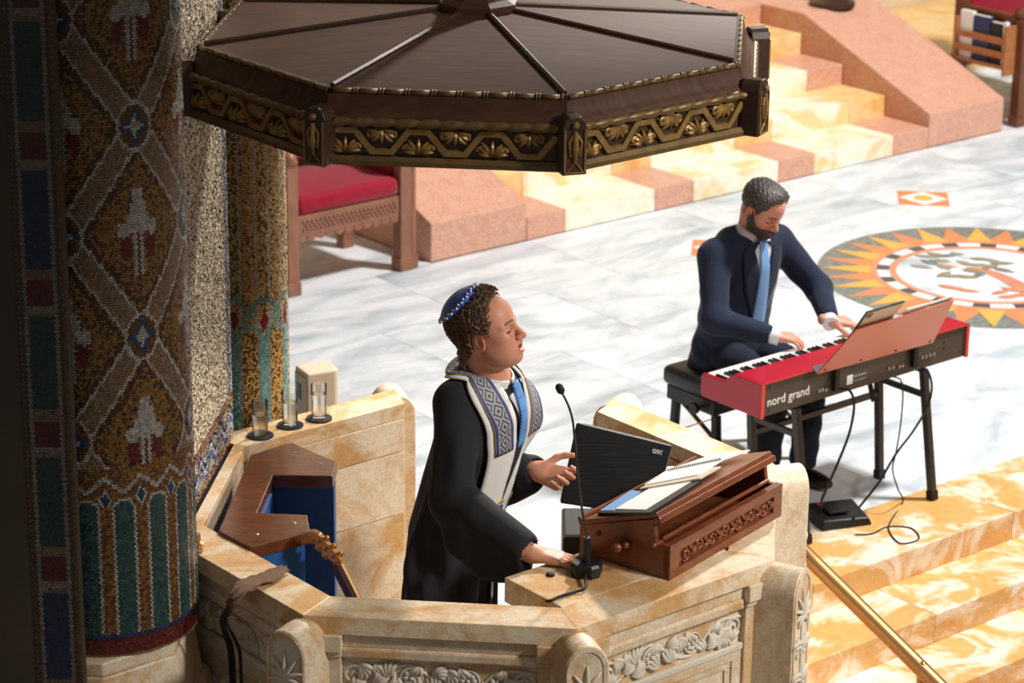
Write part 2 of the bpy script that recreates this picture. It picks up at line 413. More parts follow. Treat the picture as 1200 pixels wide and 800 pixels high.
for j in range(9):
    for i in range(13):
        a0, b0 = -6+i*SL-(j % 2)*.5*SL, -4.03+j*SW
        w, d = SL, SW
        if a0 < -6: w += a0+6; a0 = -6
        if b0+d > 2.7: d = 2.7-b0
        if b0 >= -.01:                                          # not under the ark steps
            a1 = a0+w
            if a0 >= 0 and a1 <= 4.9: continue
            if a0 < 0 < a1: a1 = 0
            elif a0 < 4.9 < a1: a0 = 4.9
            w = a1-a0
        place('marble_slab', slab(w, d), 'white_marble', Matrix.Translation(Vector(ab(a0, b0, 0))) @ RZ, floor_o)
# ---- round inlaid medallion
MC = V(2.656, 14.249, 0); MR = .94
med = MB(); n = 96
def annulus(m, r0, r1, z0, z1, a0=0, a1=2*math.pi, n=96):
    st = []
    for i in range(n+1):
        t = a0+(a1-a0)*i/n; c, s = math.cos(t), math.sin(t)
        st.append([(r0*c, r0*s, z1), (r1*c, r1*s, z1), (r1*c, r1*s, z0), (r0*c, r0*s, z0)])
    m.loft(st, True, abs(a1-a0) < 6.28)
    return m
annulus(med, .60, MR, -.01, .0015)
med_o = link('floor_medallion', med.mesh(), 'inlay_green', floor_o); med_o.matrix_basis = Matrix.Translation(Vector(MC)); WM[med_o.name] = Matrix.Translation(Vector(MC))
tag(med_o, 'round sunburst inlay in the marble floor')
def ray_me(hw, z, mat):
    m = MB(); P = [(.605*math.cos(t), .605*math.sin(t)) for t in np.linspace(-hw, hw, 5)]
    m.prism([(.925, 0)]+P[::-1], 0, z); me = m.mesh('ray'); me.materials.append(MAT[mat]); return me
ry, ro = ray_me(math.radians(8.4), .004, 'inlay_yellow'), ray_me(math.radians(9.5), .0028, 'inlay_orange')
for i in range(16):
    t = 3.031+i*math.pi/8
    place('ray', ry, None, Matrix.Translation(Vector(MC)) @ Matrix.Rotation(t, 4, 'Z'), med_o)
    place('ray', ro, None, Matrix.Translation(Vector(MC)) @ Matrix.Rotation(t+math.pi/16, 4, 'Z'), med_o)
seg = []
for mat, w in (('inlay_white', .115), ('inlay_black', .08)):
    m = MB(); annulus(m, .535, .604, 0, .004, -w, w, 8); me = m.mesh('check'); me.materials.append(MAT[mat]); seg.append((me, w))
for i in range(16):
    t = i*math.pi/8
    place('ring_stone', seg[0][0], None, Matrix.Translation(Vector(MC)) @ Matrix.Rotation(t, 4, 'Z'), med_o)
    place('ring_stone', seg[1][0], None, Matrix.Translation(Vector(MC)) @ Matrix.Rotation(t+math.pi/16, 4, 'Z'), med_o)
for r0, r1, mat, z in ((.604, .64, 'inlay_ring', .0045), (.495, .535, 'inlay_ring', .0045)):
    m = MB(); annulus(m, r0, r1, 0, z); o = place('ring_band', m.mesh(), mat, Matrix.Translation(Vector(MC)), med_o)
m = MB(); m.prism([(.496*math.cos(t), .496*math.sin(t)) for t in np.linspace(0, 2*math.pi, 64, endpoint=False)], 0, .0025)
place('centre_disc', m.mesh(), 'marble_disc' if 'marble_disc' in MAT else 'white_marble', Matrix.Translation(Vector(MC)), med_o)
lm = {}
for mat in ('inlay_grey', 'inlay_olive', 'inlay_rose', 'inlay_white', 'inlay_green'):
    m = MB(); m.prism([(.055*math.cos(t)*(1 if abs(math.cos(t)) < .9 else 1.25), .026*math.sin(t)) for t in np.linspace(0, 2*math.pi, 12, endpoint=False)], 0, .005)
    me = m.mesh('leaf'); me.materials.append(MAT[mat]); lm[mat] = me
leaf_px = [(1086, 301), (1098, 299), (1111, 300), (1125, 299), (1138, 301), (1150, 304), (1163, 306), (1174, 309), (1090, 308), (1102, 306), (1116, 307), (1130, 309), (1146, 311), (1160, 313), (1176, 317), (1080, 313), (1094, 318), (1106, 322), (1118, 324), (1132, 325), (1148, 322), (1108, 314), (1122, 316), (1140, 318), (1112, 337), (1124, 339), (1134, 341), (1172, 343), (1186, 340), (1198, 346), (1182, 348)]
for q, (u, v) in enumerate(leaf_px):
    mats = ['inlay_grey', 'inlay_olive', 'inlay_white', 'inlay_grey', 'inlay_green', 'inlay_olive']
    mt = mats[(q*5) % 6] if q < 24 else 'inlay_rose'
    p = onz(u, v, .0025)
    place('leaf', lm[mt], None, Matrix.Translation(Vector(p+V(0, 0, .0002*(q % 5)))) @ Matrix.Rotation(random.uniform(-.9, .9), 4, 'Z'), med_o)
m = MB(); tr = [onz(u, v, .004) for u, v in ((1100, 309), (1126, 314), (1150, 316), (1180, 327), (1212, 345))]
c_ = catmull(tr, 5); w_ = np.linspace(.012, .06, len(c_)); L_, R_ = [], []
for i, p in enumerate(c_):
    t = unit(c_[min(i+1, len(c_)-1)]-c_[max(i-1, 0)]); s_ = np.cross(UP, t); L_.append(p+s_*w_[i]); R_.append(p-s_*w_[i])
m.loft([[l, r, r-V(0, 0, .003), l-V(0, 0, .003)] for l, r in zip(L_, R_)]); m.build('tree_trunk', 'inlay_rose', med_o)
# ---- two square floor inlays with a white lozenge
for cpt in (V(2.53, 15.80, 0), V(1.19, 14.70, 0)):
    M = Matrix.Translation(Vector(cpt)) @ Matrix.Rotation(math.radians(-5.3), 4, 'Z')
    m = MB(); m.abox(-.155, .155, -.155, .155, -.01, .002); sq = place('floor_inlay', m.mesh(), 'inlay_orange', M, floor_o)
    m = MB(); m.prism([(.15, 0), (0, .15), (-.15, 0), (0, -.15)], 0, .0035); place('lozenge', m.mesh(), 'inlay_white', M, sq)
    m = MB(); m.prism([(.06*math.cos(t), .06*math.sin(t)) for t in np.linspace(0, 6.283, 16, endpoint=False)], 0, .005); place('boss', m.mesh(), 'inlay_yellow', M, sq)
# ---- front steps going down to the congregation (golden marble blocks)
fs = thing('front_steps', ab(-2.7, -4.455, 0), 'golden veined marble steps leading down from the platform', kind='structure')
blk = {}
for kx in range(7):
    b1 = -4.026 if kx == 0 else -4.455-.32*(kx-1)
    b0 = -4.455-.32*kx; z1 = -.13*kx; z0 = z1-.13 if kx < 6 else z1-.2
    a0 = -2.62; offs = [.95, 1.5, 1.3, 1.5, 1.4, 1.6] if kx % 2 == 0 else [1.55, 1.35, 1.5, 1.3, 1.6, .9]
    if kx == 0: offs = [1.15, 1.25, 1.4, 1.5, 1.4, 1.5]
    for w in offs:
        m = MB(); m.abox(0, w-.002, 0, (b1-b0)+(.0 if kx == 0 else .03), z0-z1, 0)
        o = place('step_stone', m.mesh(), 'golden_marble', Matrix.Translation(Vector(ab(a0, b0, z1))) @ RZ, fs); bev(o, .004); a0 += w
m = MB(); m.prism([ab(-6, -9.5)[:2], ab(8, -9.5)[:2], ab(8, -4.2)[:2], ab(-6, -4.2)[:2]], -1.15, -.985); tag(m.build('lower_floor', 'border_stone'), 'lower marble floor below the platform steps', kind='structure')
# ---- ark steps between two sloping granite cheeks
ark = thing('ark_steps', ab(2.4, 0, 0), 'broad flight of banded marble and granite steps up to the ark', kind='structure')
J = [.706, 1.0, 1.716, 2.035, 2.765, 3.086, 3.817, 4.156]
rows = [('pink_granite', 'cream_step'), ('yellow_step', 'cream_step'), ('pink_granite', 'cream_step'), ('yellow_step', 'yellow_step'), ('pink_granite', 'pink_granite')]
for i, (ma, mb_) in enumerate(rows):
    for j in range(7):
        m = MB(); d = .40 if i < 4 else 1.06
        m.abox(.001, J[j+1]-J[j]-.001, 0, d, 0, .14*(i+1))
        o = place('step_stone', m.mesh(), ma if j % 2 == 0 else mb_, Matrix.Translation(Vector(ab(J[j], .40*i, 0))) @ RZ, ark); bev(o, .006)
for a0, a1 in ((0, .704), (4.160, 4.90)):
    m = MB(); pr = [(0, 0), (0, .23), (1.19, .70), (2.66, .70), (2.66, 0)]
    m.extrude([ab(a0, b, z) for b, z in pr], A_*(a1-a0)); o = m.build('stair_cheek', 'pink_granite', ark); bev(o, .008)
# ---- walls
m = MB(); m.prism([ab(-6, 2.72)[:2], ab(9, 2.72)[:2], ab(9, 3.0)[:2], ab(-6, 3.0)[:2]], -.16, 6.0); tag(m.build('wall_back', 'pale_wall'), 'pale marble wall behind the ark steps', kind='structure')
m = MB(); m.prism([ab(4.93, 1.35)[:2], ab(8, 1.35)[:2], ab(8, 2.71)[:2], ab(4.93, 2.71)[:2]], 0, .15); tag(bev(m.build('trim_1', 'yellow_step')), 'low golden marble plinth in front of the back wall', kind='structure')
# bronze foot on the landing, cropped by the top of the frame
p = onz(975, 6, .70); m = MB(); m.lathe((*p[:2], .70), [(.16, 0), (.16, .03), (.10, .05), (.05, .09), (.035, .3), (.05, .34), (.03, .4), (.03, 1.2)], 20)
tag(m.build('bronze_stand', 'guitar_dark', None, 40), 'dark bronze stand foot on the landing beside the right granite cheek', 'stand')
# ================================================================== COLUMNS
CW = lambda *c: np.array(srgb(*c))
def colarr(n, rgb, metal=0.0):
    a = np.zeros((n, 4)); a[:, :3] = CW(*rgb)[:3]; a[:, 3] = metal; return a
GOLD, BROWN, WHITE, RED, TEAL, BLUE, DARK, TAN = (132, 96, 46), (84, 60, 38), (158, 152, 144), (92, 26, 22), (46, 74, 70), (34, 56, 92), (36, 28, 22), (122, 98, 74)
def setc(a, mask, rgb, metal=0.0):
    a[mask, :3] = CW(*rgb)[:3]; a[mask, 3] = metal
C1 = V(-1.217, 7.36, 0); R1 = .272; Z1B, Z1T = 1.05, 3.75
az1 = math.degrees(math.atan2(-C1[1], -C1[0]))
def col1_pos(u, w):
    t = np.radians(az1-180+360*u); z = Z1B+w*(Z1T-Z1B); n_ = np.stack([np.cos(t), np.sin(t), 0*t], 1)
    return np.stack([C1[0]+R1*np.cos(t), C1[1]+R1*np.sin(t), z], 1), n_
zA0, zA1 = ony(157, 150, 7.12)[2], ony(165, 397, 7.12)[2]
HP = (zA0-zA1)/2
zr = lambda v: ony(150, v, 7.1)[2]
def col1_colour(u, w):
    th = (-180+360*u); z = Z1B+w*(Z1T-Z1B); n_ = len(u)
    c = colarr(n_, GOLD, .25)
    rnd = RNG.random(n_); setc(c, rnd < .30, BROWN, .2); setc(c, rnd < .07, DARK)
    SP = R1*math.radians(45)
    s = (th-28)/45; t = (z-zA0)/HP
    U_, W_ = (s+t)/2, (s-t)/2
    fr = lambda q: q-np.round(q)
    # nearest cross (s+t odd): u,w at half-integers
    uc, wc = np.floor(U_)+.5, np.floor(W_)+.5
    sx = (s-(uc+wc))*SP; ty = (t-(uc-wc))*HP
    ax = np.abs(sx)
    edge = np.minimum(np.abs(fr(U_)), np.abs(fr(W_)))*.357
    setc(c, (edge < .056) & (rnd < .75), (74, 46, 28), .1)
    odd = (np.round(uc+wc).astype(int) % 2) == 1
    cross = ((ax < .016+.0*ty) & (np.abs(ty) < .125)) | ((ax < .06) & (np.abs(ty-.018) < .014)) | ((ax < .036) & (np.abs(ty-.045) < .016)) | ((ax < .026) & (np.abs(ty-.07) < .02)) | (((ax-.045)**2/.018**2+(ty-.012)**2/.024**2) < 1)
    petal = (((ax-.04)**2/.017**2+(ty+.035)**2/.045**2) < 1)
    setc(c, petal, RED); setc(c, cross, WHITE); setc(c, (ax < .005) & (ty < 0) & (ty > -.14), RED)
    star = (ax/.03+np.abs(ty)/.045 < 1)
    setc(c, odd & star & False, BLUE)
    band = edge < .037
    setc(c, band, TAN, .1); setc(c, (edge > .028) & band, WHITE)
    # medallions
    um, wm_ = np.round(U_), np.round(W_)
    mx = (s-(um+wm_))*SP; my = (t-(um-wm_))*HP
    rr = np.sqrt((mx/.055)**2+(my/.074)**2)
    setc(c, rr < 1.0, WHITE); setc(c, rr < .84, (96, 64, 36), .2)
    amx, amy = np.abs(mx)/.046, np.abs(my)/.062
    st = np.sqrt(amx)+np.sqrt(amy)
    setc(c, (st < 1.22) & (rr < .84), BLUE); setc(c, (st < .92) & (rr < .84), WHITE)
    # foot of the shaft: teal arches
    zf = zr(548); low = z < zf
    setc(c, low, GOLD, .25); setc(c, low & (rnd < .45), (98, 60, 38), .1)
    sp = 22.5; ph = (th-12.0)/sp; d = (ph-np.round(ph))*math.radians(sp)*R1; ad = np.abs(d)
    zt, zb = zr(598), zr(742)
    arch = lambda hw: (ad < hw) & (z > zb) & ((z < zt) | ((d**2+(z-zt)**2) < hw*hw))
    setc(c, arch(.036), WHITE); setc(c, arch(.028), TEAL)
    d2 = (ph-.5-np.round(ph-.5))*math.radians(sp)*R1; zz = zr(585)
    dm = np.abs(d2)/.02+np.abs(z-zz)/.03
    setc(c, dm < 1.1, WHITE); setc(c, dm < .7, BLUE)
    zig = zr(560)-np.abs(d2)*.9; setc(c, low & (np.abs(z-zig) < .008), WHITE)
    setc(c, z < zb, BLUE); setc(c, z < zb-.022, RED); setc(c, z < zb-.055, TAN)
    setc(c, z < zb-.012, (60, 40, 60)); setc(c, z < zb-.022, (96, 34, 30)); setc(c, z < zb-.07, (120, 92, 62))
    return c
def column(name, c, r, z0, z1, label, pos, colour, nu, nv, **kw):
    t = thing(name, (*c[:2], z0), label, 'column', group='mosaic columns')
    m = MB(); m.lathe((*c[:2], 0), [(r-.006, z0), (r-.006, z1)], 48); smooth(m.build('shaft', 'grout', t), 30)
    tesserae('mosaic', t, nu, nv, pos, colour, **kw)
    return t
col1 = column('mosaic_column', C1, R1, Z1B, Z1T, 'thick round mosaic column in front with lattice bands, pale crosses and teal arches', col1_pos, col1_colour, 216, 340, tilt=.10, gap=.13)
# marble pedestal under the front column
ped = thing('column_pedestal', (*C1[:2], -1.0), 'stepped octagonal marble pedestal under the front mosaic column', 'pedestal')
def octo(c, r, rot=-5.3-22.5+0): return [(c[0]+r*math.cos(math.radians(rot+45*i)), c[1]+r*math.sin(math.radians(rot+45*i))) for i in range(8)]
CP1 = C1+V(-.07, .0, 0)
m = MB(); m.prism(octo(CP1, .325), 1.005, 1.05); bev(m.build('collar', 'pulpit_marble', ped))
m = MB(); m.prism(octo(CP1, .355), .84, 1.005, octo(CP1, .33)); bev(m.build('upper_step', 'pulpit_marble', ped))
m = MB(); m.prism(octo(CP1, .40), .70, .84, octo(CP1, .375)); bev(m.build('middle_step', 'pulpit_marble', ped))
m = MB(); m.prism(octo(CP1, .405), -1.0, .70); bev(m.build('lower_block', 'pulpit_marble', ped))
# gold pier behind the front column: flat mosaic face turned to the pulpit
PNm, PTn = dirz(174.7), dirz(84.7)
PIER_D, PT0, PT1 = .880, -.37, .41
pier = thing('mosaic_pier', PC+PNm*(PIER_D+.1), 'flat gold mosaic pier catching the stage light beside the pulpit', 'column', group='mosaic columns')
def pier_box(m, t0, t1, z0, z1):
    P = [PC+PNm*(PIER_D+d)+PTn*t for d, t in ((.006, t0), (.006, t1), (.35, t1), (.35, t0))]; m.hexa([p_+UP*z0 for p_ in P]+[p_+UP*z1 for p_ in P])
m = MB(); pier_box(m, -.33, .33, 0, 1.201); pier_box(m, PT0, PT1, 1.201, 3.75)
m.build('core', 'grout', pier)
PZ0, PZ1 = 1.205, 3.75
def pier_pos(u, w):
    t = PT0+u*(PT1-PT0); z = PZ0+w*(PZ1-PZ0)
    return PC[None]+PNm[None]*PIER_D+PTn[None]*t[:, None]+UP[None]*z[:, None], np.repeat(-PNm[None], len(u), 0)
def pier_colour(u, w):
    t = PT0+u*(PT1-PT0); z = PZ0+w*(PZ1-PZ0); n_ = len(u); rnd = RNG.random(n_)
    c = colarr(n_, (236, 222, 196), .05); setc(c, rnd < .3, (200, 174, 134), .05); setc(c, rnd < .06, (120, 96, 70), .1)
    b = (z < PZ0+.17); setc(c, b, (166, 124, 92)); setc(c, (z > PZ0+.03) & (z < PZ0+.135), (188, 176, 160))
    wv = PZ0+.082+.028*np.sin(t*2*math.pi/.16)
    setc(c, (np.abs(z-wv) < .03) & b, (96, 110, 170)); setc(c, (np.abs(z-wv) < .012) & b, (200, 196, 190)); setc(c, (np.abs(z-wv-.02) < .006) & b, (40, 44, 60))
    e = (t > PT1-.085) & ~b; setc(c, e, (170, 164, 156), .1); setc(c, e & (np.abs(t-PT1+.04-.012*np.sin(z*40)) < .01), (70, 90, 130))
    return c
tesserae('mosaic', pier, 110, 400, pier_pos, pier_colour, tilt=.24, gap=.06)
# slender column behind the pier
C3 = onz(290, 497, 1.2)*V(1, 1, 0)+V(0, .185, 0); R3 = .132
def col3_pos(u, w):
    t = np.radians(-90-180+360*u); z = w*3.75; n_ = np.stack([np.cos(t), np.sin(t), 0*t], 1)
    return np.stack([C3[0]+R3*np.cos(t), C3[1]+R3*np.sin(t), z], 1), n_
zq = lambda v: ony(300, v, C3[1]-.12)[2]
def col3_colour(u, w):
    th = -180+360*u; z = w*3.75; n_ = len(u); rnd = RNG.random(n_)
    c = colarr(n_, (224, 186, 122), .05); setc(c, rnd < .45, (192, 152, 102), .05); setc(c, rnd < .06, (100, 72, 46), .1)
    ph = (th-4.0)/45; d = (ph-np.round(ph))*math.radians(45)*R3; ad = np.abs(d)
    d2 = (ph-.5-np.round(ph-.5))*math.radians(45)*R3
    setc(c, (np.abs(np.abs(d2)-.022) < .0055), (200, 194, 184)); setc(c, (np.abs(d2) < .018) & (rnd < .3), (120, 90, 50), .2)
    zt = zq(395); low = z < zt+.12
    arch = lambda hw, q=d, zz=zt: (np.abs(q) < hw) & ((z < zz) | ((q**2+(z-zz)**2*1.2) < hw*hw))
    setc(c, arch(.0525), (126, 172, 162)); setc(c, arch(.036), WHITE); setc(c, arch(.027), (214, 168, 88), .1); setc(c, arch(.027) & (rnd < .35), (110, 80, 50), .1)
    zt2 = zq(366); rr = np.sqrt(d2**2+(z-zt2)**2*.9)
    setc(c, (rr < .052) & (rr > .036) & (z > zt2-.03), (126, 172, 162)); setc(c, (np.abs(d2)/.016+np.abs(z-zq(376))/.035 < 1), (150, 40, 44))
    return c
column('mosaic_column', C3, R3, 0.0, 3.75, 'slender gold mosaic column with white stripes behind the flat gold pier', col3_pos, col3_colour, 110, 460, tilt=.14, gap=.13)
# dark wall with a banded mosaic strip left of the front column
YW = 6.98
xs = [ony(u, 600, YW)[0] for u in (34, 88)]
m = MB(); m.abox(-3.2, xs[1], YW, YW+.07, -1.0, 4.5); wl = tag(m.build('wall_left', 'dark_wall'), 'dark stone wall left of the mosaic columns', kind='structure')
def strip_pos(u, w):
    x = xs[0]+u*(xs[1]-xs[0]); z = .6+w*3.2
    return np.stack([x, np.full_like(x, YW-.004), z], 1), np.repeat(V(0, -1, 0)[None], len(u), 0)
def strip_colour(u, w):
    z = .6+w*3.2; n_ = len(u); c = colarr(n_, (60, 44, 34)); a = np.abs(u-.48)
    setc(c, a < .36, (104, 96, 88)); zz = ((z-ony(60, 640, YW)[2])/((ony(60, 480, YW)-ony(60, 640, YW))[2])) % 1.0
    q = a < .28
    setc(c, q & (zz < .66), (28, 50, 46)); setc(c, q & (zz > .74) & (zz < .92), (70, 24, 20)); setc(c, q & (zz > .66) & (zz < .69), (96, 78, 60)); setc(c, q & (zz > .92), (96, 78, 60))
    nn = np.floor((z-ony(60, 640, YW)[2])/((ony(60, 480, YW)-ony(60, 640, YW))[2]))
    setc(c, q & (zz < .66) & (nn % 3 == 2), (26, 38, 62)); setc(c, a > .45, (90, 68, 42), .3)
    return c
tesserae('mosaic_strip', wl, 18, 420, strip_pos, strip_colour, tilt=.1)
# ================================================================== PULPIT
T8 = math.tan(math.pi/8)
LZ = 1.20
def frame(az, ap, z): # panel frame: x along side (to the right seen from outside), y up, z outward
    n_ = dirz(az); x = np.cross(UP, n_); o = PC+n_*ap+UP*z
    return Matrix(((x[0], 0, n_[0], o[0]), (x[1], 0, n_[1], o[1]), (x[2], 1, n_[2], o[2]), (0, 0, 0, 1)))
def sideprism(m, az, a0, a1, z0, z1, cut0=0.0, cut1=0.0, a1t=None, a0t=None):
    n_ = dirz(az); t = np.cross(UP, n_); a1t = a1t or a1; a0t = a0t or a0
    q = lambda ap, s, z: PC+n_*ap+t*(s*ap*T8)+UP*z
    m.hexa([q(a0, -1, z0), q(a1, -1, z0), q(a1, 1, z0), q(a0, 1, z0), q(a0t, -1, z1), q(a1t, -1, z1), q(a1t, 1, z1), q(a0t, 1, z1)])
AI, AO = .832, .975
SIDES = {0: -95.3, 1: -50.3, 2: -5.3, 3: 39.7, 5: 129.7, 6: 174.7, 7: -140.3}
pul = thing('pulpit', (*PC[:2], -1.0), 'octagonal carved cream marble pulpit around the man in black robe', 'pulpit')
def spiral(c, r0, r1, a0, turns, n=18):
    return [V(c[0]+(r0+(r1-r0)*i/n)*math.cos(a0+turns*2*math.pi*i/n), c[1]+(r0+(r1-r0)*i/n)*math.sin(a0+turns*2*math.pi*i/n), 0) for i in range(n+1)]
def leafarc(m, p, ang, length, bend, w, lift=.004):
    pts = []; a = ang
    for i in range(7):
        pts.append(V(p[0], p[1], lift*math.sin(math.pi*i/6))); p = (p[0]+length/6*math.cos(a), p[1]+length/6*math.sin(a)); a += bend/6
    m.tube(pts, [w*f for f in (.5, .8, 1, 1, .85, .6, .25)], 6, True)
def scroll_panel(L, H):          # vine relief between -L/2..L/2
    m = MB(); w = .007
    for s in (-1, 1):
        m.tube(spiral((s*(L/2-.045), .0), .006, .038, 0 if s > 0 else math.pi, 1.6*s, 26), .006, 6)
    cx = [-L*.14, L*.14]
    for c in cx:
        m.lathe((c, 0, 0), [(.036, 0), (.036, .004), (.03, .006), (.03, .002)], 16)
        for i in range(8):
            a = i*math.pi/4; m.ball((c+.018*math.cos(a), .018*math.sin(a), .004), .009, 8, 5, (1, 1, .6))
        m.ball((c, 0, .006), .007, 8, 5)
    stems = [[(-L/2+.01, -H*.32), (-L*.36, -H*.38), (-L*.27, H*.2), (-L*.2, H*.36), (-L*.14, H*.40), (-L*.06, H*.1), (0, -H*.2), (L*.06, -H*.36), (L*.14, -H*.40), (L*.21, -H*.1), (L*.28, H*.28), (L*.36, H*.38), (L/2-.01, H*.3)]]
    for st in stems: m.tube(catmull([V(*p, 0) for p in st], 5), .006, 6)
    for x, y, a, b in ((-L*.33, -H*.2, .6, 1.4), (-L*.27, -H*.35, .2, 1.2), (-L*.24, H*.0, 2.4, -1.5), (-.02, H*.1, .9, -1.6), (.02, H*.3, -.4, -1.4), (.0, -H*.35, 2.6, -1.5), (-.05, -H*.38, 2.9, -1.2), (L*.24, -H*.35, .5, 1.5), (L*.28, -H*.2, .2, -1.4), (L*.33, H*.15, -1.0, 1.5), (L*.38, -H*.1, -2.0, 1.5), (L*.4, -H*.38, 2.8, -1.6), (-L*.4, H*.36, -.3, -1.3)):
        for d in (-.7, -.35, 0, .35): leafarc(m, (x, y), a+d, .060, b, .0095, .005)
    for i in range(9):
        x = -L/2+.05+(L-.1)*i/8; s = 1 if i % 2 else -1
        for d in (-.5, 0, .5): leafarc(m, (x, s*H*.42), -s*(math.pi/2)+d, .045, s*1.2*(1 if i % 4 < 2 else -1), .009, .004)
    me = m.mesh('vine'); smooth(me); return me
vine_me = scroll_panel(.60, .10)
def palmette():
    m = MB(); m.tube([V(0, -.40, 0), V(0, -.09, .002)], .005, 6)
    for i in range(-4, 5): leafarc(m, (i*.003, -.075), math.pi/2+i*.36, .098-.010*abs(i), i*.42, .0085, .003)
    for s in (-1, 1):
        for y in (-.13, -.24, -.35):
            leafarc(m, (0, y-.05), math.pi/2-s*.35, .085, -s*2.3, .0095, .004); leafarc(m, (0, y-.05), math.pi/2-s*.9, .055, -s*1.2, .008, .004)
            m.tube(spiral((s*.027, y-.065), .003, .015, math.pi/2, 1.2*s, 12), .004, 6)
    me = m.mesh('palmette'); smooth(me); return me
palm_me = palmette()
blk_me = None
for k_, az in SIDES.items():
    out = .874 if k_ == 6 else AO
    m = MB(); sideprism(m, az, AI, out-.03, -1.0, 1.145)
    m.build('wall_block', 'pulpit_marble', pul)
    m = MB(); sideprism(m, az, AI-.004, out, 1.145, LZ, a1t=out-.006); o = m.build('cap_stone', 'ledge_marble', pul); bev(o, .0015)
    if k_ == 6: continue
    L = 2*AO*T8
    m = MB(); m.abox(-.29, .29, -.045, 0, 0, .014); o = place('upper_moulding', m.mesh(), 'pulpit_marble', frame(az, AO-.03, 1.145), pul); bev(o, .003)
    m = MB(); m.abox(-.29, .29, -.035, 0, 0, .022); o = place('fillet', m.mesh(), 'pulpit_marble', frame(az, AO-.03, 1.10), pul); bev(o, .008)
    if k_ in (0, 1, 2, 7):
        fr = place('carved_frieze', vine_me, 'carved_stone', frame(az, AO-.028, 1.005), pul)
        m = MB(); m.abox(-.29, .29, -.022, 0, 0, .018); bev(place('lower_moulding', m.mesh(), 'carved_stone', frame(az, AO-.03, .950), pul), .004)
        m = MB()
        for (x0, x1, y0, y1, zz) in ((-.29, .29, -.03, 0, .012), (-.29, -.25, -.9, -.03, .012), (.25, .29, -.9, -.03, .012), (-.25, .25, -.055, -.03, .006), (-.25, -.225, -.9, -.055, .006), (.225, .25, -.9, -.055, .006)): m.abox(x0, x1, y0, y1, 0, zz)
        bev(place('panel_frame', m.mesh(), 'pulpit_marble', frame(az, AO-.03, .925), pul), .003)
        m = MB(); pts = [V(x, y, .004) for x, y in ((-.15, -.5), (-.15, -.16), (-.16, -.12), (-.13, -.085), (-.08, -.095), (-.06, -.06), (0, -.035), (.06, -.06), (.08, -.095), (.13, -.085), (.16, -.12), (.15, -.16), (.15, -.5))]
        m.tube(catmull(pts, 4), .012, 8); smooth(place('blind_arch', m.mesh(), 'carved_stone', frame(az, AO-.03, .87), pul))
    for s in (-1, 1):
        m = MB(); x0 = s*.29; x1 = s*.375; lo, hi = min(x0, x1), max(x0, x1)
        m.abox(lo, hi, -2.1, -.075, -.01, .022)
        m.abox(lo-.002, hi+.002, -.075, -.055, -.01, .03); m.abox(lo-.004, hi+.004, -.055, -.0, -.01, .042)
        bev(place('pilaster', m.mesh(), 'pulpit_marble', frame(az, AO-.03, 1.145), pul), .004)
for caz in (-117.8, -72.8, -27.8, 17.2, 62.2, 107.2):
    M = frame(caz, 0, 0); m = MB(); hw, zc = .068, 1.112
    prof = [(-hw, -1.0), (hw, -1.0), (hw, zc)]+[(hw*math.cos(t), zc+.078*math.sin(t)) for t in np.linspace(.25, math.pi-.25, 9)]+[(-hw, zc)]
    m.extrude([V(x, y, 1.0) for x, y in prof], V(0, 0, .15))
    post = place('corner_post', m.mesh(), 'pulpit_marble', M, pul); smooth(post, 35); bev(post, .004)
    m = MB(); p2 = [(x*.92, y if y < zc else zc+(y-zc)*.9) for x, y in prof]; p3 = [(x*.74, zc+(y-zc)*.78 if y >= zc-.001 else y) for x, y in prof]
    n = len(p2)
    m.loft([[V(x, y, 1.145) for x, y in p2], [V(x, y, 1.153) for x, y in p2], [V(x, y, 1.153) for x, y in p3], [V(x, y, 1.1495) for x, y in p3]], True, False)
    place('arched_frame', m.mesh(), 'pulpit_marble', M, pul)
    pm = place('palmette', palm_me, 'carved_stone', frame(caz, 1.152, 1.105), pul)
for az in (129.7, 39.7):
    for z0, z1 in ((.172, .78), (.783, 1.02), (1.023, 1.143)):
        m = MB(); m.abox(-.335, .335, z0, z1, -.828-.0, -.822); M = frame(az, 0, 0)
        M = M @ Matrix.Diagonal((1, 1, -1, 1)); o = place('inner_facing', m.mesh(), 'ledge_marble', M, pul); bev(o, .0015)
m = MB(); m.prism([(PC+dirz(-95.3+22.5+45*i)*.87)[:2] for i in range(8)], -1.0, .17); m.build('pulpit_floor', 'golden_marble', pul)
# deep reading shelf on the congregation side
SN, ST = dirz(-50.3), dirz(39.7)
q = lambda n_, t_, z: PC+SN*n_+ST*t_+UP*z
m = MB(); m.hexa([q(.557, -.335, 1.118), q(AI-.006, -.338, 1.118), q(AI-.006, .338, 1.118), q(.557, .335, 1.118), q(.557, -.335, LZ), q(AI-.006, -.338, LZ), q(AI-.006, .338, LZ), q(.557, .335, LZ)])
o = m.build('reading_shelf', 'ledge_marble', pul); bev(o, .004)
m = MB(); m.hexa([q(.60, -.30, .17), q(AI-.006, -.30, .17), q(AI-.006, .30, .17), q(.60, .30, .17), q(.60, -.30, 1.118), q(AI-.006, -.30, 1.118), q(AI-.006, .30, 1.118), q(.60, .30, 1.118)]); m.build('shelf_support', 'pulpit_marble', pul)
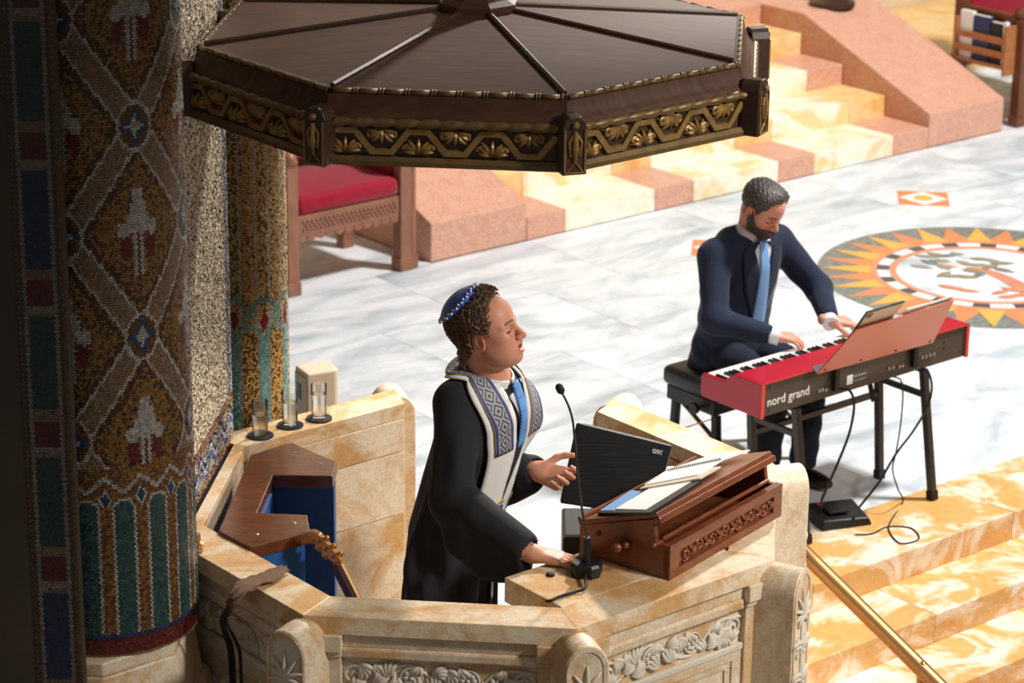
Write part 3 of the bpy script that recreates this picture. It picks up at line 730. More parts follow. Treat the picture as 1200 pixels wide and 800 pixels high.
# ================================================================== SOUNDING-BOARD CANOPY
can = thing('canopy', (*PC[:2], 2.53), 'octagonal dark wood sounding canopy with gilded carving hanging over the pulpit', 'canopy')
cpt = lambda i, r, z: PC+dirz(-117.8+45*i)*r+UP*z
HR, HZ, RE, ZE = .115, 2.812, .850, 2.742
for i in range(8):
    m = MB(); m.hexa([cpt(i, HR, HZ-.02), cpt(i, RE, ZE-.02), cpt(i+1, RE, ZE-.02), cpt(i+1, HR, HZ-.02), cpt(i, HR, HZ), cpt(i, RE, ZE), cpt(i+1, RE, ZE), cpt(i+1, HR, HZ)])
    o = m.build('roof_panel', 'canopy_wood', can)
    m = MB(); a_, b_ = cpt(i, HR, HZ+.003), cpt(i, RE, ZE+.003); m.tube([a_, b_], .009, 6); m.build('rib', 'canopy_trim', can, 30)
def ringside(m, i, prof, r_in=.80):
    pr = [(r_in, prof[0][1])]+prof+[(r_in, prof[-1][1])]
    A0 = [cpt(i, r, z) for r, z in pr]; A1 = [cpt(i+1, r, z) for r, z in pr]; m.loft([A0, A1])
SLEN = 2*.915*math.sin(math.pi/8)
def canopy_frieze():
    m = MB(); per, n = .2067, 3; L = per*n; h = .03
    pts = []
    for i in range(n):
        x = -L/2+i*per
        pts += [(x, h), (x+per*.27, h), (x+per*.5, -h), (x+per*.77, -h)]
    pts.append((L/2, h)); w = .0085
    top, bot = [], []
    for i, p in enumerate(pts):
        a = np.array(pts[max(i-1, 0)]); b = np.array(pts[min(i+1, len(pts)-1)]); d = (b-a)/np.linalg.norm(b-a); nn = np.array([-d[1], d[0]])
        top.append(np.array(p)+nn*w*1.1); bot.append(np.array(p)-nn*w*1.1)
    m.loft([[V(*t_, 0), V(*t_, .012), V(*b_, .012), V(*b_, 0)] for t_, b_ in zip(top, bot)])
    for i in range(n*2):
        up = i % 2 == 0
        xc = -L/2+per*(.135+.5*i); s = -1 if up else 1      # recess below a top flat, or above a bottom flat
        yb = s*.036
        for q_ in (-1, 1):
            m.tube([p+V(0, 0, .008) for p in spiral((xc+q_*.030, s*.020), .003, .0135, math.pi/2, 1.25*q_*s, 12)], [.0035]*5+[.0055]*8, 6)
            for d, ln_ in ((.25, .052), (.62, .050), (1.0, .044)):
                leafarc(m, (xc+q_*.004, yb), (math.pi/2 if s < 0 else -math.pi/2)+q_*s*d*1.05, ln_, q_*s*.9, .0068, .012)
        leafarc(m, (xc, yb), math.pi/2 if s < 0 else -math.pi/2, .046, 0, .007, .013)
    me = m.mesh('frieze'); smooth(me, 40); return me
fr_me = canopy_frieze()
def rope():
    m = MB(); L = .63; n = 60
    rings = []
    for i in range(n+1):
        x = -L/2+L*i/n; rr = .0125*(1+.16*(1 if (i % 6) < 4 else -1))
        rings.append([V(x+.012*math.sin(a)*0.6, rr*math.sin(a), rr*math.cos(a)) for a in np.linspace(0, 2*math.pi, 8, endpoint=False)])
    m.loft(rings); return m.mesh('rope')
def bead():
    m = MB(); L = .64; x = -L/2
    while x < L/2-.01:
        m.tube([V(x, 0, 0), V(min(x+.052, L/2), 0, 0)], .008, 8); x += .055
        for d in (0, .009):
            if x+d < L/2: m.lathe_x = None; m.tube([V(x+d, 0, 0), V(x+d+.006, 0, 0)], .0105, 8)
        x += .018
    return m.mesh('bead')
rope_me, bead_me = rope(), bead()
brk = MB(); hw = .036
brk.extrude([V(x, y, -.03) for x, y in ((-hw, -.155), (hw, -.155), (hw, -.02), (hw*.8, .0), (hw*.45, .012), (-hw*.45, .012), (-hw*.8, 0), (-hw, -.02))], V(0, 0, .062))
brk_me = brk.mesh('bracket')
bo = MB(); bo.abox(-hw+.004, -hw+.009, -.150, -.025, .03, .036); bo.abox(hw-.009, hw-.004, -.150, -.025, .03, .036); bo.abox(-hw+.004, hw-.004, -.150, -.145, .03, .036)
bo.tube([V(-.022, -.145, .033), V(0, -.115, .035), V(.022, -.145, .033)], .003, 6)
bo.tube([V(0, -.12, .034), V(0, -.08, .038), V(0, -.03, .036)], [.004, .010, .006], 8)
for s in (-1, 1): bo.tube([V(s*.006, -.04, .034), V(s*.018, -.06, .036), V(s*.013, -.10, .034)], .004, 6)
bo.ball((0, -.012, .036), .011, 8, 6); bo_me = bo.mesh('bracket_ornament')
for i in range(8):
    az = -95.3+45*i; apf = math.cos(math.pi/8)
    m = MB(); ringside(m, i, [(.862, 2.728), (.868, 2.742)], .80); m.build('edge_board', 'canopy_trim', can)
    m = MB(); ringside(m, i, [(.912, 2.655), (.908, 2.668), (.893, 2.680), (.880, 2.700), (.874, 2.728)], .80); smooth(m.build('cornice', 'canopy_wood', can), 50)
    m = MB(); ringside(m, i, [(.902, 2.560), (.902, 2.655)], .80); m.build('frieze_board', 'canopy_trim', can)
    m = MB(); ringside(m, i, [(.920, 2.534), (.922, 2.548), (.912, 2.560)], .05); m.build('bottom_lip', 'old_gilt', can)
    smooth(place('bead_moulding', bead_me, 'old_gilt', frame(az, .866*apf, 2.735), can))
    smooth(place('rope_moulding', rope_me, 'old_gilt', frame(az, .912*apf+.002, 2.657), can), 50)
    place('carved_frieze', fr_me, 'carved_gilt', frame(az, .902*apf, 2.604), can)
    caz = -117.8+45*i
    b = place('corner_bracket', brk_me, 'canopy_trim', frame(caz, .920, 2.690), can); bev(b, .004)
    place('bracket_ornament', bo_me, 'carved_gilt', frame(caz, .920, 2.690), b)
m = MB(); oc = lambda r, z: [cpt(i, r, z) for i in range(8)]
m.loft([oc(.125, HZ-.006), oc(.125, HZ+.02), oc(.10, HZ+.034), oc(.085, HZ+.05), oc(.05, HZ+.10), oc(.03, HZ+.14)]); m.build('hub', 'canopy_wood', can)
m = MB(); m.tube([PC+UP*(HZ+.13), PC+UP*4.6], .018, 10); m.build('hanging_rod', 'canopy_trim', can)
# ================================================================== LECTERN on the reading shelf
LD = dirz(53.2); DD = V(LD[1], -LD[0], 0); LF = PC+V(.594, -.654, 0)
lp = lambda l, d, z: LF+LD*l+DD*d+UP*z
lec = thing('book_lectern', lp(.32, -.15, LZ), 'sloping reddish wood book lectern with carved front on the pulpit shelf', 'lectern')
Lh = .643
m = MB(); m.extrude([lp(0, -.332, LZ+.001), lp(0, 0, LZ+.001), lp(0, 0, LZ+.11), lp(0, -.048, LZ+.11), lp(0, -.06, LZ+.186), lp(0, -.332, LZ+.096)], LD*.018); bev(m.build('side_panel', 'lectern_wood', lec), .003)
m = MB(); m.extrude([lp(Lh-.018, -.332, LZ+.001), lp(Lh-.018, 0, LZ+.001), lp(Lh-.018, 0, LZ+.11), lp(Lh-.018, -.048, LZ+.11), lp(Lh-.018, -.06, LZ+.186), lp(Lh-.018, -.332, LZ+.096)], LD*.018); bev(m.build('side_panel', 'lectern_wood', lec), .003)
m = MB(); m.box(lp(Lh/2, -.324, LZ+.048), LD, DD, UP, Lh/2-.018, .008, .047); m.build('back_panel', 'lectern_wood', lec)
m = MB(); m.box(lp(Lh/2, -.17, LZ+.012), LD, DD, UP, Lh/2-.018, .145, .008); m.build('bottom_board', 'lectern_wood', lec)
# carved front: a frame with a recessed band of scrolls
fp = m = MB()
for l0, l1, z0, z1, d0, d1 in ((0, Lh, 0.001, .027, -.02, .004), (0, Lh, .083, .112, -.02, .004), (0, .05, .027, .083, -.02, .004), (Lh-.05, Lh, .027, .083, -.02, .004), (.05, Lh-.05, .027, .083, -.02, -.008)):
    m.box(lp((l0+l1)/2, (d0+d1)/2, LZ+(z0+z1)/2), LD, DD, UP, (l1-l0)/2, (d1-d0)/2, (z1-z0)/2)
m.build('front_panel', 'lectern_wood', lec)
m = MB(); nS = 7
for i in range(nS):
    c = -.225+.075*i; s = 1 if i % 2 else -1
    m.tube([p+V(0, 0, .004) for p in spiral((c, s*.004), .004, .022, i, 1.35*s, 18)], [.004]*6+[.0065]*8+[.004]*5, 6)
    leafarc(m, (c+.02, -s*.02), s*.9, .05, -s*1.6, .008, .006); leafarc(m, (c+.03, s*.018), -s*1.0, .045, s*1.4, .007, .006)
me = m.mesh('scroll'); smooth(me)
MM = Matrix(((LD[0], 0, DD[0], 0), (LD[1], 0, DD[1], 0), (0, 1, 0, 0), (0, 0, 0, 1))); o_ = lp(Lh/2, -.008, LZ+.055)
MM.translation = Vector(o_); place('carved_scroll', me, 'lectern_wood', MM, lec)
# desk board
sl = lambda l, d, h=0: lp(l, d, LZ+.112+(d+.332)*(.098/.282)+h)
SNRM = unit(np.cross(LD, unit(sl(0, -.05)-sl(0, -.33))));  SNRM = SNRM if SNRM[2] > 0 else -SNRM
def slabbox(m, l0, l1, d0, d1, h0, h1):
    P = [sl(l0, d0), sl(l1, d0), sl(l1, d1), sl(l0, d1)]
    m.hexa([p+SNRM*h0 for p in P]+[p+SNRM*h1 for p in P])
m = MB(); slabbox(m, -.004, Lh+.004, -.336, -.046, -.016, 0); bev(m.build('desk_board', 'lectern_wood', lec), .003)
m = MB(); slabbox(m, -.008, Lh+.008, -.064, -.038, -.036, -.015); bev(m.build('edge_moulding', 'lectern_wood', lec), .004)
m = MB(); slabbox(m, -.004, Lh+.004, -.336, -.322, 0, .010); bev(m.build('book_stop', 'lectern_wood', lec), .003)
m = MB(); m.tube([lp(.02, -.04, LZ+.118), lp(Lh-.02, -.04, LZ+.118)], .007, 8); m.build('front_rail', 'lectern_wood', lec, 40)
m = MB(); m.tube([lp(-.022, -.04, LZ+.112), lp(.02, -.04, LZ+.112)], .006, 8); m.ball(lp(-.024, -.04, LZ+.112), .009); m.build('peg', 'lectern_wood', lec, 50)
m = MB(); kp = lp(-.03, -.17, LZ+.072); m.ball(kp, .016, 12, 8); m.tube([kp, lp(.004, -.17, LZ+.072)], .009, 8); m.ball(lp(-.012, -.15, LZ+.08), .012, 12, 8); smooth(m.build('knob', 'lectern_wood', lec))
m = MB(); kp = lp(-.004, -.26, LZ+.085); m.ball(kp, .008, 8, 6); smooth(m.build('catch', 'lectern_wood', lec))
# things lying on the desk board
def on_slope(u, v):
    d = ray(u, v); p0 = sl(0, -.2); c = V(0, 0, CAM_H); t = ((p0-c)@SNRM)/(d@SNRM); return c+d*t
def flat_quad(px, h0, h1):
    P = [on_slope(*p) for p in px]; m = MB(); m.hexa([p+SNRM*h0 for p in P]+[p+SNRM*h1 for p in P]); return m
tb = thing('tablet_computer', on_slope(760, 585), 'dark cased tablet with pale screen on lectern desk, lower left', 'tablet')
flat_quad([(701, 604), (763, 604), (822, 567), (768, 567)], .001, .010).build('case', 'black_plastic', tb)
flat_quad([(722, 600), (757, 601), (812, 567), (777, 567)], .010, .0115).build('page', 'paper', tb)
flat_quad([(704, 602), (720, 602), (752, 580), (741, 578)], .010, .0118).build('blue_sheet', 'sky_tie', tb)
nb = thing('spiral_notebook', on_slope(815, 555), 'open spiral-bound notebook with white pages on the lectern desk', 'notebook')
flat_quad([(751, 578), (822, 566), (846, 552), (784, 561)], .012, .017).build('lower_cover', 'paper_old', nb)
flat_quad([(757, 575), (820, 563), (848, 546), (783, 558)], .017, .021).build('lower_pages', 'paper', nb)
flat_quad([(783, 557), (846, 545), (880, 533), (830, 541)], .013, .019).build('upper_pages', 'paper', nb)
m = MB(); s0, s1 = on_slope(784, 559)+SNRM*.021, on_slope(847, 546)+SNRM*.021; dS = unit(s1-s0)
for i in range(26):
    c = s0+(s1-s0)*(i+.5)/26; e = np.cross(dS, SNRM)
    m.tube([c+(.007*math.cos(a))*e+(.007*math.sin(a))*SNRM for a in np.linspace(0, 2*math.pi, 9)], .0012, 4, False)
m.build('wire_binding', 'black_metal', nb)
m = MB(); P = [onz(771, 560, LZ+.004), onz(800, 552, LZ+.004), onz(792, 546, LZ+.004), onz(774, 547, LZ+.004)]; m.hexa([p-UP*.003 for p in P]+list(P)); 
tag(m.build('paper_sheet', 'paper'), 'loose white sheet on the marble shelf behind the lectern', 'paper')
# ---- gooseneck microphone
mb = onz(687, 672, LZ)
mic = thing('gooseneck_microphone', mb, 'black gooseneck microphone with square base on the pulpit shelf', 'microphone')
m = MB(); rot = -12; ax, ay = dirz(rot), dirz(rot+90)
P = [mb+ax*x*.045+ay*y*.045 for x, y in ((-1, -.55), (-.55, -1), (.55, -1), (1, -.55), (1, .55), (.55, 1), (-.55, 1), (-1, .55))]
m.loft([[p+UP*.002 for p in P], [p+UP*.034 for p in P], [mb+(p-mb)*.88+UP*.042 for p in P]]); m.build('base', 'black_plastic', mic)
m = MB(); m.tube([mb+UP*.04, mb+UP*.12], [.016, .011], 12); m.build('neck_grip', 'black_plastic', mic, 40)
ph = ony(657, 457, mb[1]+.03); pm_ = ony(671, 492, mb[1]+.02); pts = catmull([mb+UP*.11, mb+(pm_-mb)*.5+UP*.02, ony(673, 510, mb[1]+.02), pm_, ony(666, 475, mb[1]+.025), ph], 8)
m = MB(); m.tube(pts, .0035, 8); m.build('gooseneck', 'gunmetal', mic, 60)
m = MB(); dv = unit(ph-pts[-6]); m.tube([ph-dv*.012, ph-dv*.004, ph+dv*.012, ph+dv*.02], [.006, .0125, .0125, .007], 12); smooth(m.build('capsule', 'rubber', mic))
m = MB(); cp = [mb+V(-.005, -.045, .018), onz(686, 688, LZ+.012), onz(672, 694, LZ+.005), onz(655, 699, LZ+.005), onz(643, 706, LZ+.003)+V(0, .012, 0), onz(640, 706, 1.16)+V(-.01, .035, 0)]
m.tube(catmull(cp, 6), .0048, 8); m.build('cable', 'rubber', mic, 60)
m = MB(); p = onz(645, 674, LZ); m.lathe(p, [(.014, .0005), (.014, .004), (.009, .009)], 16); tag(m.build('rubber_bumper', 'rubber', None, 40), 'small black rubber bumper on the marble shelf near the hand', 'bumper')
# ---- stage monitor on a black stand box
mon = thing('stage_monitor', (.33, 8.06, 1.135), 'black wedge stage monitor with grille behind the lectern', 'speaker')
TL, TR, BR, BL = ony(675, 494, 8.11), ony(790, 522, 8.07), ony(766, 606, 7.93), ony(655, 590, 7.96)
nrm = unit(np.cross(TR-TL, BL-TL)); nrm = nrm if nrm[1] < 0 else -nrm
bk = lambda p, s=.24: p-nrm*s*V(1, 1, 0)+UP*0
c0 = (TL+TR+BR+BL)/4
back = [c0+(p-c0)*.72-nrm*V(1, 1, .0)*.20+UP*(-.02) for p in (TL, TR, BR, BL)]
m = MB(); m.loft([[p-nrm*.004 for p in (TL, TR, BR, BL)], back]); bev(m.build('cabinet', 'black_plastic', mon), .008)
m = MB(); cg = [c0+(p-c0)*.965 for p in (TL, TR, BR, BL)]; m.loft([[p-nrm*.003 for p in cg], [p+nrm*.004 for p in cg]]); bev(m.build('grille', 'speaker_grille', mon), .003)
ex_, ey_ = unit(TR-TL), unit(TL-BL); lg = TR-ex_*.05-ey_*.035+nrm*.006
m = MB(); m.box(lg, ex_, ey_, nrm, .018, .010, .0015); m.build('badge', 'gunmetal', mon)
MG = Matrix(((ex_[0], ey_[0], nrm[0], 0), (ex_[1], ey_[1], nrm[1], 0), (ex_[2], ey_[2], nrm[2], 0), (0, 0, 0, 1)))
def text_obj(name, s, size, M, mat, parent, ext=.0008, shear=0, bold=0.0):
    cu = bpy.data.curves.new(name, 'FONT'); cu.body = s; cu.size = size; cu.extrude = ext; cu.align_x = 'CENTER'; cu.align_y = 'CENTER'; cu.offset = bold; cu.resolution_u = 3
    t_ = bpy.data.objects.new(name, cu); COL.objects.link(t_)
    dg = bpy.context.evaluated_depsgraph_get(); dg.update(); me = bpy.data.meshes.new_from_object(t_.evaluated_get(dg)); bpy.data.objects.remove(t_)
    me.materials.clear()
    return place(name, me, mat, M, parent)
M_ = MG.copy(); M_.translation = Vector(lg+nrm*.002); text_obj('badge_lettering', 'QSC', .017, M_, 'lettering_white', mon)
m = MB(); m.abox(.172, .47, 7.955, 8.22, .171, 1.075); sb = tag(bev(m.build('speaker_stand_box', 'black_plastic'), .01), 'black upright box under the stage monitor beside the shelf', 'box')
# ---- water glasses on coasters
m = MB(); m.lathe((0, 0, 0), [(.0455, .0), (.046, .003), (.0455, .006)], 32); cst = m.mesh('coaster')
def ring_mesh(prof, n=32):
    m = MB(); rings = [[V(r*math.cos(2*math.pi*i/n), r*math.sin(2*math.pi*i/n), z) for i in range(n)] for r, z in prof]; m.loft(rings, True, True); me = m.mesh('g'); smooth(me, 50); return me
gl = ring_mesh([(.024, 0), (.0265, .002), (.0268, .05), (.0285, .122), (.0278, .123), (.0255, .05), (.0245, .014), (.02, .012)])
wt = [ring_mesh([(.0243, .0125), (.0253, .05), (.0253+.0022*h/.12, h)]) for h in (.075, .082, .088)]
for i, (u, v, who) in enumerate(((305, 511, 'nearest the mosaic pier'), (340, 499, 'the middle one of three on the ledge'), (374, 491, 'nearest the beige cabinet'))):
    p = onz(u, v, LZ)
    cm = place('coaster', cst, 'rubber', Matrix.Translation(Vector(p)+Vector((0, 0, .0005)))); smooth(cm, 40); tag(cm, 'black round coaster under a water glass, '+who, 'coaster', 'coasters on the ledge')
    g = thing('water_glass', p+UP*.007, 'clear glass of water on coaster, '+who, 'glass', group='water glasses on the ledge')
    place('glass', gl, 'clear_glass', Matrix.Translation(Vector(p+UP*.007)), g)
    place('water', wt[i], 'water', Matrix.Translation(Vector(p+UP*.007)), g)
# ---- C-shaped cabinet inside the pulpit
cab = thing('corner_cabinet', (-.78, 8.0, .17), 'blue cabinet with C-shaped dark brown wooden top inside the pulpit', 'cabinet')
ct = [(-.800, -.340), (-.762, .312), (-.636, .434), (-.467, .254), (-.474, .127), (-.67, .129), (-.692, -.188), (-.532, -.201), (-.514, -.332), (-.688, -.463)]
cp_ = [(PC[0]+x, PC[1]+y) for x, y in ct]
m = MB(); m.prism(cp_, 1.168, 1.212); bev(m.build('counter_top', 'cabinet_top', cab), .004)
m = MB(); m.abox(PC[0]-.68, PC[0]-.478, PC[1]+.145, PC[1]+.165, .171, 1.168); m.build('front_board', 'blue_board', cab)
m = MB(); m.prism([(PC[0]+x, PC[1]+y) for x, y in ((-.488, .15), (-.472, .15), (-.472, .248), (-.488, .262))], .171, 1.168); m.build('end_board', 'blue_board', cab)
m = MB(); m.prism([(PC[0]+x, PC[1]+y) for x, y in ((-.552, -.345), (-.530, -.335), (-.546, -.205), (-.562, -.205))], .171, 1.168); m.build('end_board', 'blue_board', cab)
m = MB(); m.prism([(PC[0]+x, PC[1]+y) for x, y in ((-.692, -.46), (-.552, -.345), (-.560, -.335), (-.70, -.45))], .171, 1.168); m.build('front_board', 'blue_board', cab)
m = MB(); m.prism([(PC[0]+x, PC[1]+y) for x, y in ((-.70, -.205), (-.685, -.205), (-.665, .145), (-.68, .145))], .171, 1.168); m.build('inner_board', 'blue_board', cab)
m = MB(); m.prism([(PC[0]+x, PC[1]+y) for x, y in ((-.79, -.335), (-.775, -.335), (-.745, .305), (-.758, .31))], .171, 1.168); m.build('back_board', 'blue_board', cab)
for u, v in ((346, 530), (376, 543), (345, 612), (301, 625)):
    p = onz(u, v, 1.212); m = MB(); m.lathe(p, [(.007, 0), (.006, .0015)], 10); m.build('screw_cap', 'steel', cab)
# ---- guitar leaning inside the pulpit: only the head shows above the ledge
gt = thing('guitar', (-.50, 7.52, .17), 'acoustic guitar leaning inside the pulpit, only its headstock and neck showing', 'guitar')
g0 = ony(418, 704, 7.60); g1 = ony(396, 660, 7.60); g2 = ony(372, 633, 7.59)
gd = unit(g0-g1); GV = V(.78, .62, 0); gx = unit(np.cross(gd, GV)); gn = unit(np.cross(gx, gd))
base = g1+gd*.86
m = MB(); m.tube([g1+gd*.0, g0, g1+gd*.45], .021, 8, flat=(1, .7)); m.build('neck', 'guitar_wood', gt, 40)
m = MB(); m.box(g1+gd*.225+gn*.014*(-1), gx, gd, gn, .021, .225, .004); m.build('fretboard', 'guitar_dark', gt)
hd = unit(g2-g1); hx = unit(np.cross(hd, GV)); hn = np.cross(hx, hd)
P = [g1-hx*.024, g1+hx*.024, g1+hd*.04+hx*.036, g1+hd*.125+hx*.033, g1+hd*.14+hx*.015, g1+hd*.14-hx*.015, g1+hd*.125-hx*.033, g1+hd*.04-hx*.036]
m = MB(); m.extrude(P, hn*.014); hso = m.build('headstock', 'guitar_wood', gt); bev(hso, .002)
m = MB(); m.tube([P[1]+hn*.007, P[2]+hn*.007, P[3]+hn*.007], .003, 6); m.tube([g1+gx*.022, g1+gd*.44+gx*.022], .0025, 6); m.build('binding', 'paper', gt)
for s in (-1, 1):
    for k_ in range(3):
        c = g1+hd*(.035+.034*k_)+hx*s*.042+hn*.007; m = MB(); m.tube([c-hx*s*.012, c], .004, 8); m.ball(c+hx*s*.008, .0085, 8, 6, (1, 1, 1.2)); m.tube([c-hx*s*.022+hn*.006, c-hx*s*.022-hn*.02], .004, 8); smooth(m.build('tuning_peg', 'gold_metal', gt), 40)
bc = g1+gd*.68
m = MB(); prof = []
for i in range(40):
    t = 2*math.pi*i/40; y = math.cos(t); w = (.155+.03*y*-1)*(1-.22*math.exp(-((y-.05)/.28)**2)); prof.append(bc-gd*.235*y+gx*w*math.sin(t)*(.8 if y > .1 else 1))
m.extrude([p-gn*.045 for p in prof], gn*.09); smooth(m.build('body', 'guitar_wood', gt), 40)
# ---- brown cloth and cables over the left ledge
cb = thing('cable_bundle', onz(300, 690, LZ), 'black cables hanging under a brown cloth over the left pulpit ledge', 'cable')
path = [onz(334, 668, LZ+.006), onz(318, 675, LZ+.010), onz(298, 683, LZ+.012), onz(284, 690, LZ+.012), onz(279, 700, LZ-.002)+V(-.006, -.008, 0), onz(274, 708, LZ-.03)+V(-.01, -.012, 0)]
c_ = catmull(path, 6); rings = []; nn = 9
for i, p in enumerate(c_):
    t = unit(c_[min(i+1, len(c_)-1)]-c_[max(i-1, 0)]); up = unit(UP*.9+V(-.5, -.4, 0)*(i/len(c_))); s = unit(np.cross(up, t)); nr = np.cross(t, s)
    w = .020+.016*math.sin(math.pi*min(1, i/len(c_)*1.1)); top = [p+s*w*x+nr*(.006+.006*math.sin(x*7+i*.6)+.006*(1-x*x)) for x in np.linspace(-1, 1, nn)]
    rings.append(top+[q_-nr*.005 for q_ in top[::-1]])
m = MB(); m.loft(rings); smooth(m.build('cloth_wrap', 'brown_cloth', cb), 60)
for dx, dd, bend in ((0, 0, -2), (6, .004, 4), (2, -.006, 0)):
    m = MB(); m.tube(catmull([onz(276+dx*.6, 706, LZ-.015)+V(-.012, -.014, 0), onz(272+dx, 722, 1.12)+V(-.03, -.03, 0), ony(270+dx+bend, 760, 7.25), ony(273+dx+bend, 800, 7.24), ony(279+dx+bend, 860, 7.25)], 6), .0055, 8); m.build('cable', 'rubber', cb, 60)
m = MB(); p = onz(231, 646, LZ)+V(-.0, .0, 0); m.lathe(p, [(.02, 0.0005), (.022, .006), (.016, .012), (.022, .018), (.016, .024), (.021, .03), (.013, .036), (.012, .06)], 20)
tag(m.build('brass_socket', 'brass', None, 40), 'small ringed brass socket on the ledge behind the front column', 'fitting')
# ---- beige cabinet standing on the floor behind the left ledge
p = ony(372, 425, 9.5); bx_, by_ = dirz(28)*.8, dirz(118)*.8; bc = V(p[0], 9.5, 0); zt = ony(372, 430, 9.5)[2]
tw = thing('beige_cabinet', bc, 'narrow beige upright cabinet on the floor behind the pulpit ledge', 'cabinet')
m = MB(); P = [bc+bx_*x+by_*y for x, y in ((-.085, -.075), (.06, -.075), (.085, -.05), (.085, .075), (-.085, .075))]
m.prism([p_[:2] for p_ in P], 0.0, zt); bev(m.build('body', 'beige_plastic', tw), .008)
ns = -bx_; f0 = bc-bx_*.086
m = MB(); m.box(f0+UP*(zt-.35), by_, UP, bx_, .066, .33, .003); m.build('front_panel', 'olive_panel', tw)
m = MB(); m.box(f0-bx_*.003+UP*(zt-.09)+by_*.02, by_, UP, bx_, .022, .03, .002); m.build('display', 'black_plastic', tw)
# ================================================================== THRONES
def throne(al, bk, label, wood_, rack=False):
    t = thing('throne_chair', ab(al, bk, 0), label, 'chair', group='throne chairs beside the ark steps')
    P = lambda a, b, z: ab(al+a, bk+b, z)
    W, Dp = .84, .62
    def bx(a0, a1, b0, b1, z0, z1, name, mat=wood_, bw=.006):
        m = MB(); m.box(P((a0+a1)/2, (b0+b1)/2, (z0+z1)/2), A_, B_, UP, (a1-a0)/2, (b1-b0)/2, (z1-z0)/2); o = m.build(name, mat, t); bev(o, bw); return o
    for s in (0, 1):
        a0 = 0 if s == 0 else W-.075
        bx(a0, a0+.075, 0, .075, 0.06, .74, 'front_post'); bx(a0-.008, a0+.083, -.008, .083, 0, .075, 'foot')
        m = MB(); m.tube([P(a0+.0375, -.01, .74), P(a0+.0375, .035, .775), P(a0+.0375, .09, .77)], [.03, .044, .038], 10); smooth(m.build('arm_knob', wood_, t))
        a1 = -.045 if s == 0 else W
        if s == 1:
            m = MB(); m.tube([P(W+.022, .03, .06), P(W+.022, .03, .74)], .024, 10); m.build('colonnette', wood_, t, 40); bx(W, W+.05, 0, .06, 0, .085, 'colonnette_foot')
        bx(a0, a0+.075, Dp-.075, Dp, 0, 1.55, 'rear_post')
        bx(a0+.005, a0+.07, .075, Dp-.075, .70, .76, 'arm_rail')
        bx(a0+.03, a0+.06, .075, Dp-.075, .38, .70, 'side_panel')
        ai = .062 if s == 0 else W-.09
        bx(ai, ai+.025, .08, Dp-.08, .46, .70, 'arm_pad', 'red_velvet', .012)
    ap = bx(.075, W-.075, .012, .05, .32, .44, 'front_apron')
    m = MB(); n = 11
    for i in range(n):
        c = P(.075+(W-.15)*(i+.5)/n, .03, .32); m.tube([c-B_*.016, c+B_*.016], .03, 10)
    m.build('scalloped_edge', wood_, t, 40)
    m = MB()
    for r in range(3):
        for i in range(22):
            c = P(.10+(W-.2)*(i+.5+.5*(r % 2))/22, .010, .36+.022*r); m.ball(c, .009, 6, 4, (1, 1, 1))
    o = m.build('carved_band', wood_, t); smooth(o)
    for nm, b0 in (('back_rail', Dp-.06),): bx(.075, W-.075, b0, b0+.04, .32, .44, nm)
    m = MB(); poly = []
    def cush(a0, a1, b0, b1, z0, z1, name):
        m = MB(); m.box(P((a0+a1)/2, (b0+b1)/2, (z0+z1)/2), A_, B_, UP, (a1-a0)/2, (b1-b0)/2, (z1-z0)/2); o = m.build(name, 'red_velvet', t)
        b_ = o.modifiers.new('bevel', 'BEVEL'); b_.width = .035; b_.segments = 5; smooth(o); return o
    cush(.078, W-.078, .005, Dp-.08, .44, .545, 'seat_cushion')
    cush(.08, W-.08, Dp-.085, Dp-.03, .58, 1.42, 'back_cushion')
    bx(.075, W-.075, Dp-.035, Dp-.005, .44, 1.5, 'back_panel'); bx(-.02, W+.02, Dp-.09, Dp+.01, 1.5, 1.6, 'crest_rail')
    if rack:
        R = lambda a0, a1, b0, b1, z0, z1, nm, mt='rack_wood', bw=.003: bx(a0, a1, b0, b1, z0, z1, nm, mt, bw)
        R(-.105, 0, .06, .085, .36, .70, 'rack_end'); R(-.105, 0, .50, .525, .36, .70, 'rack_end')
        for z0, z1 in ((.40, .425), (.475, .52), (.57, .615)): R(-.105, -.09, .085, .50, z0, z1, 'rack_slat')
        R(-.09, 0, .085, .50, .40, .41, 'rack_floor', 'dark_throne')
    return t
throne(-1.0, -.03, 'brown carved throne with red velvet seat left of the ark steps', 'throne_wood')
throne(5.04, -.01, 'dark brown throne with book rack on its side right of the ark steps', 'dark_throne', True)
for b0, b1, mat, hgt, lab in ((.385, .495, 'paper', .335, 'white booklet at the far end of the throne book rack'), (.235, .375, 'book_navy', .32, 'navy blue prayer book with small emblem in the throne book rack'), (.125, .225, 'book_dark', .295, 'near black prayer book in the throne book rack'), (.088, .115, 'paper', .31, 'white pamphlet at the near end of the throne book rack')):
    bk = thing('prayer_book', ab(5.04-.06, -.01+(b0+b1)/2, .411), lab, 'book', group='books in the rack')
    m = MB(); m.box(ab(5.04-.06, -.01+(b0+b1)/2, .411+hgt/2-.0), A_, B_, UP, .017, (b1-b0)/2, hgt/2); m.build('cover', mat, bk)
    m = MB(); m.box(ab(5.04-.06, -.01+(b0+b1)/2, .411+hgt/2+.003), A_, B_, UP, .013, (b1-b0)/2-.004, hgt/2-.002); m.build('pages', 'paper', bk)
    if mat == 'book_navy':
        m = MB(); c = ab(5.04-.078, -.01+(b0+b1)/2, .411+.17); m.tube([c, c-A_*.001], .018, 12); m.build('emblem', 'gold_ribbon', bk)
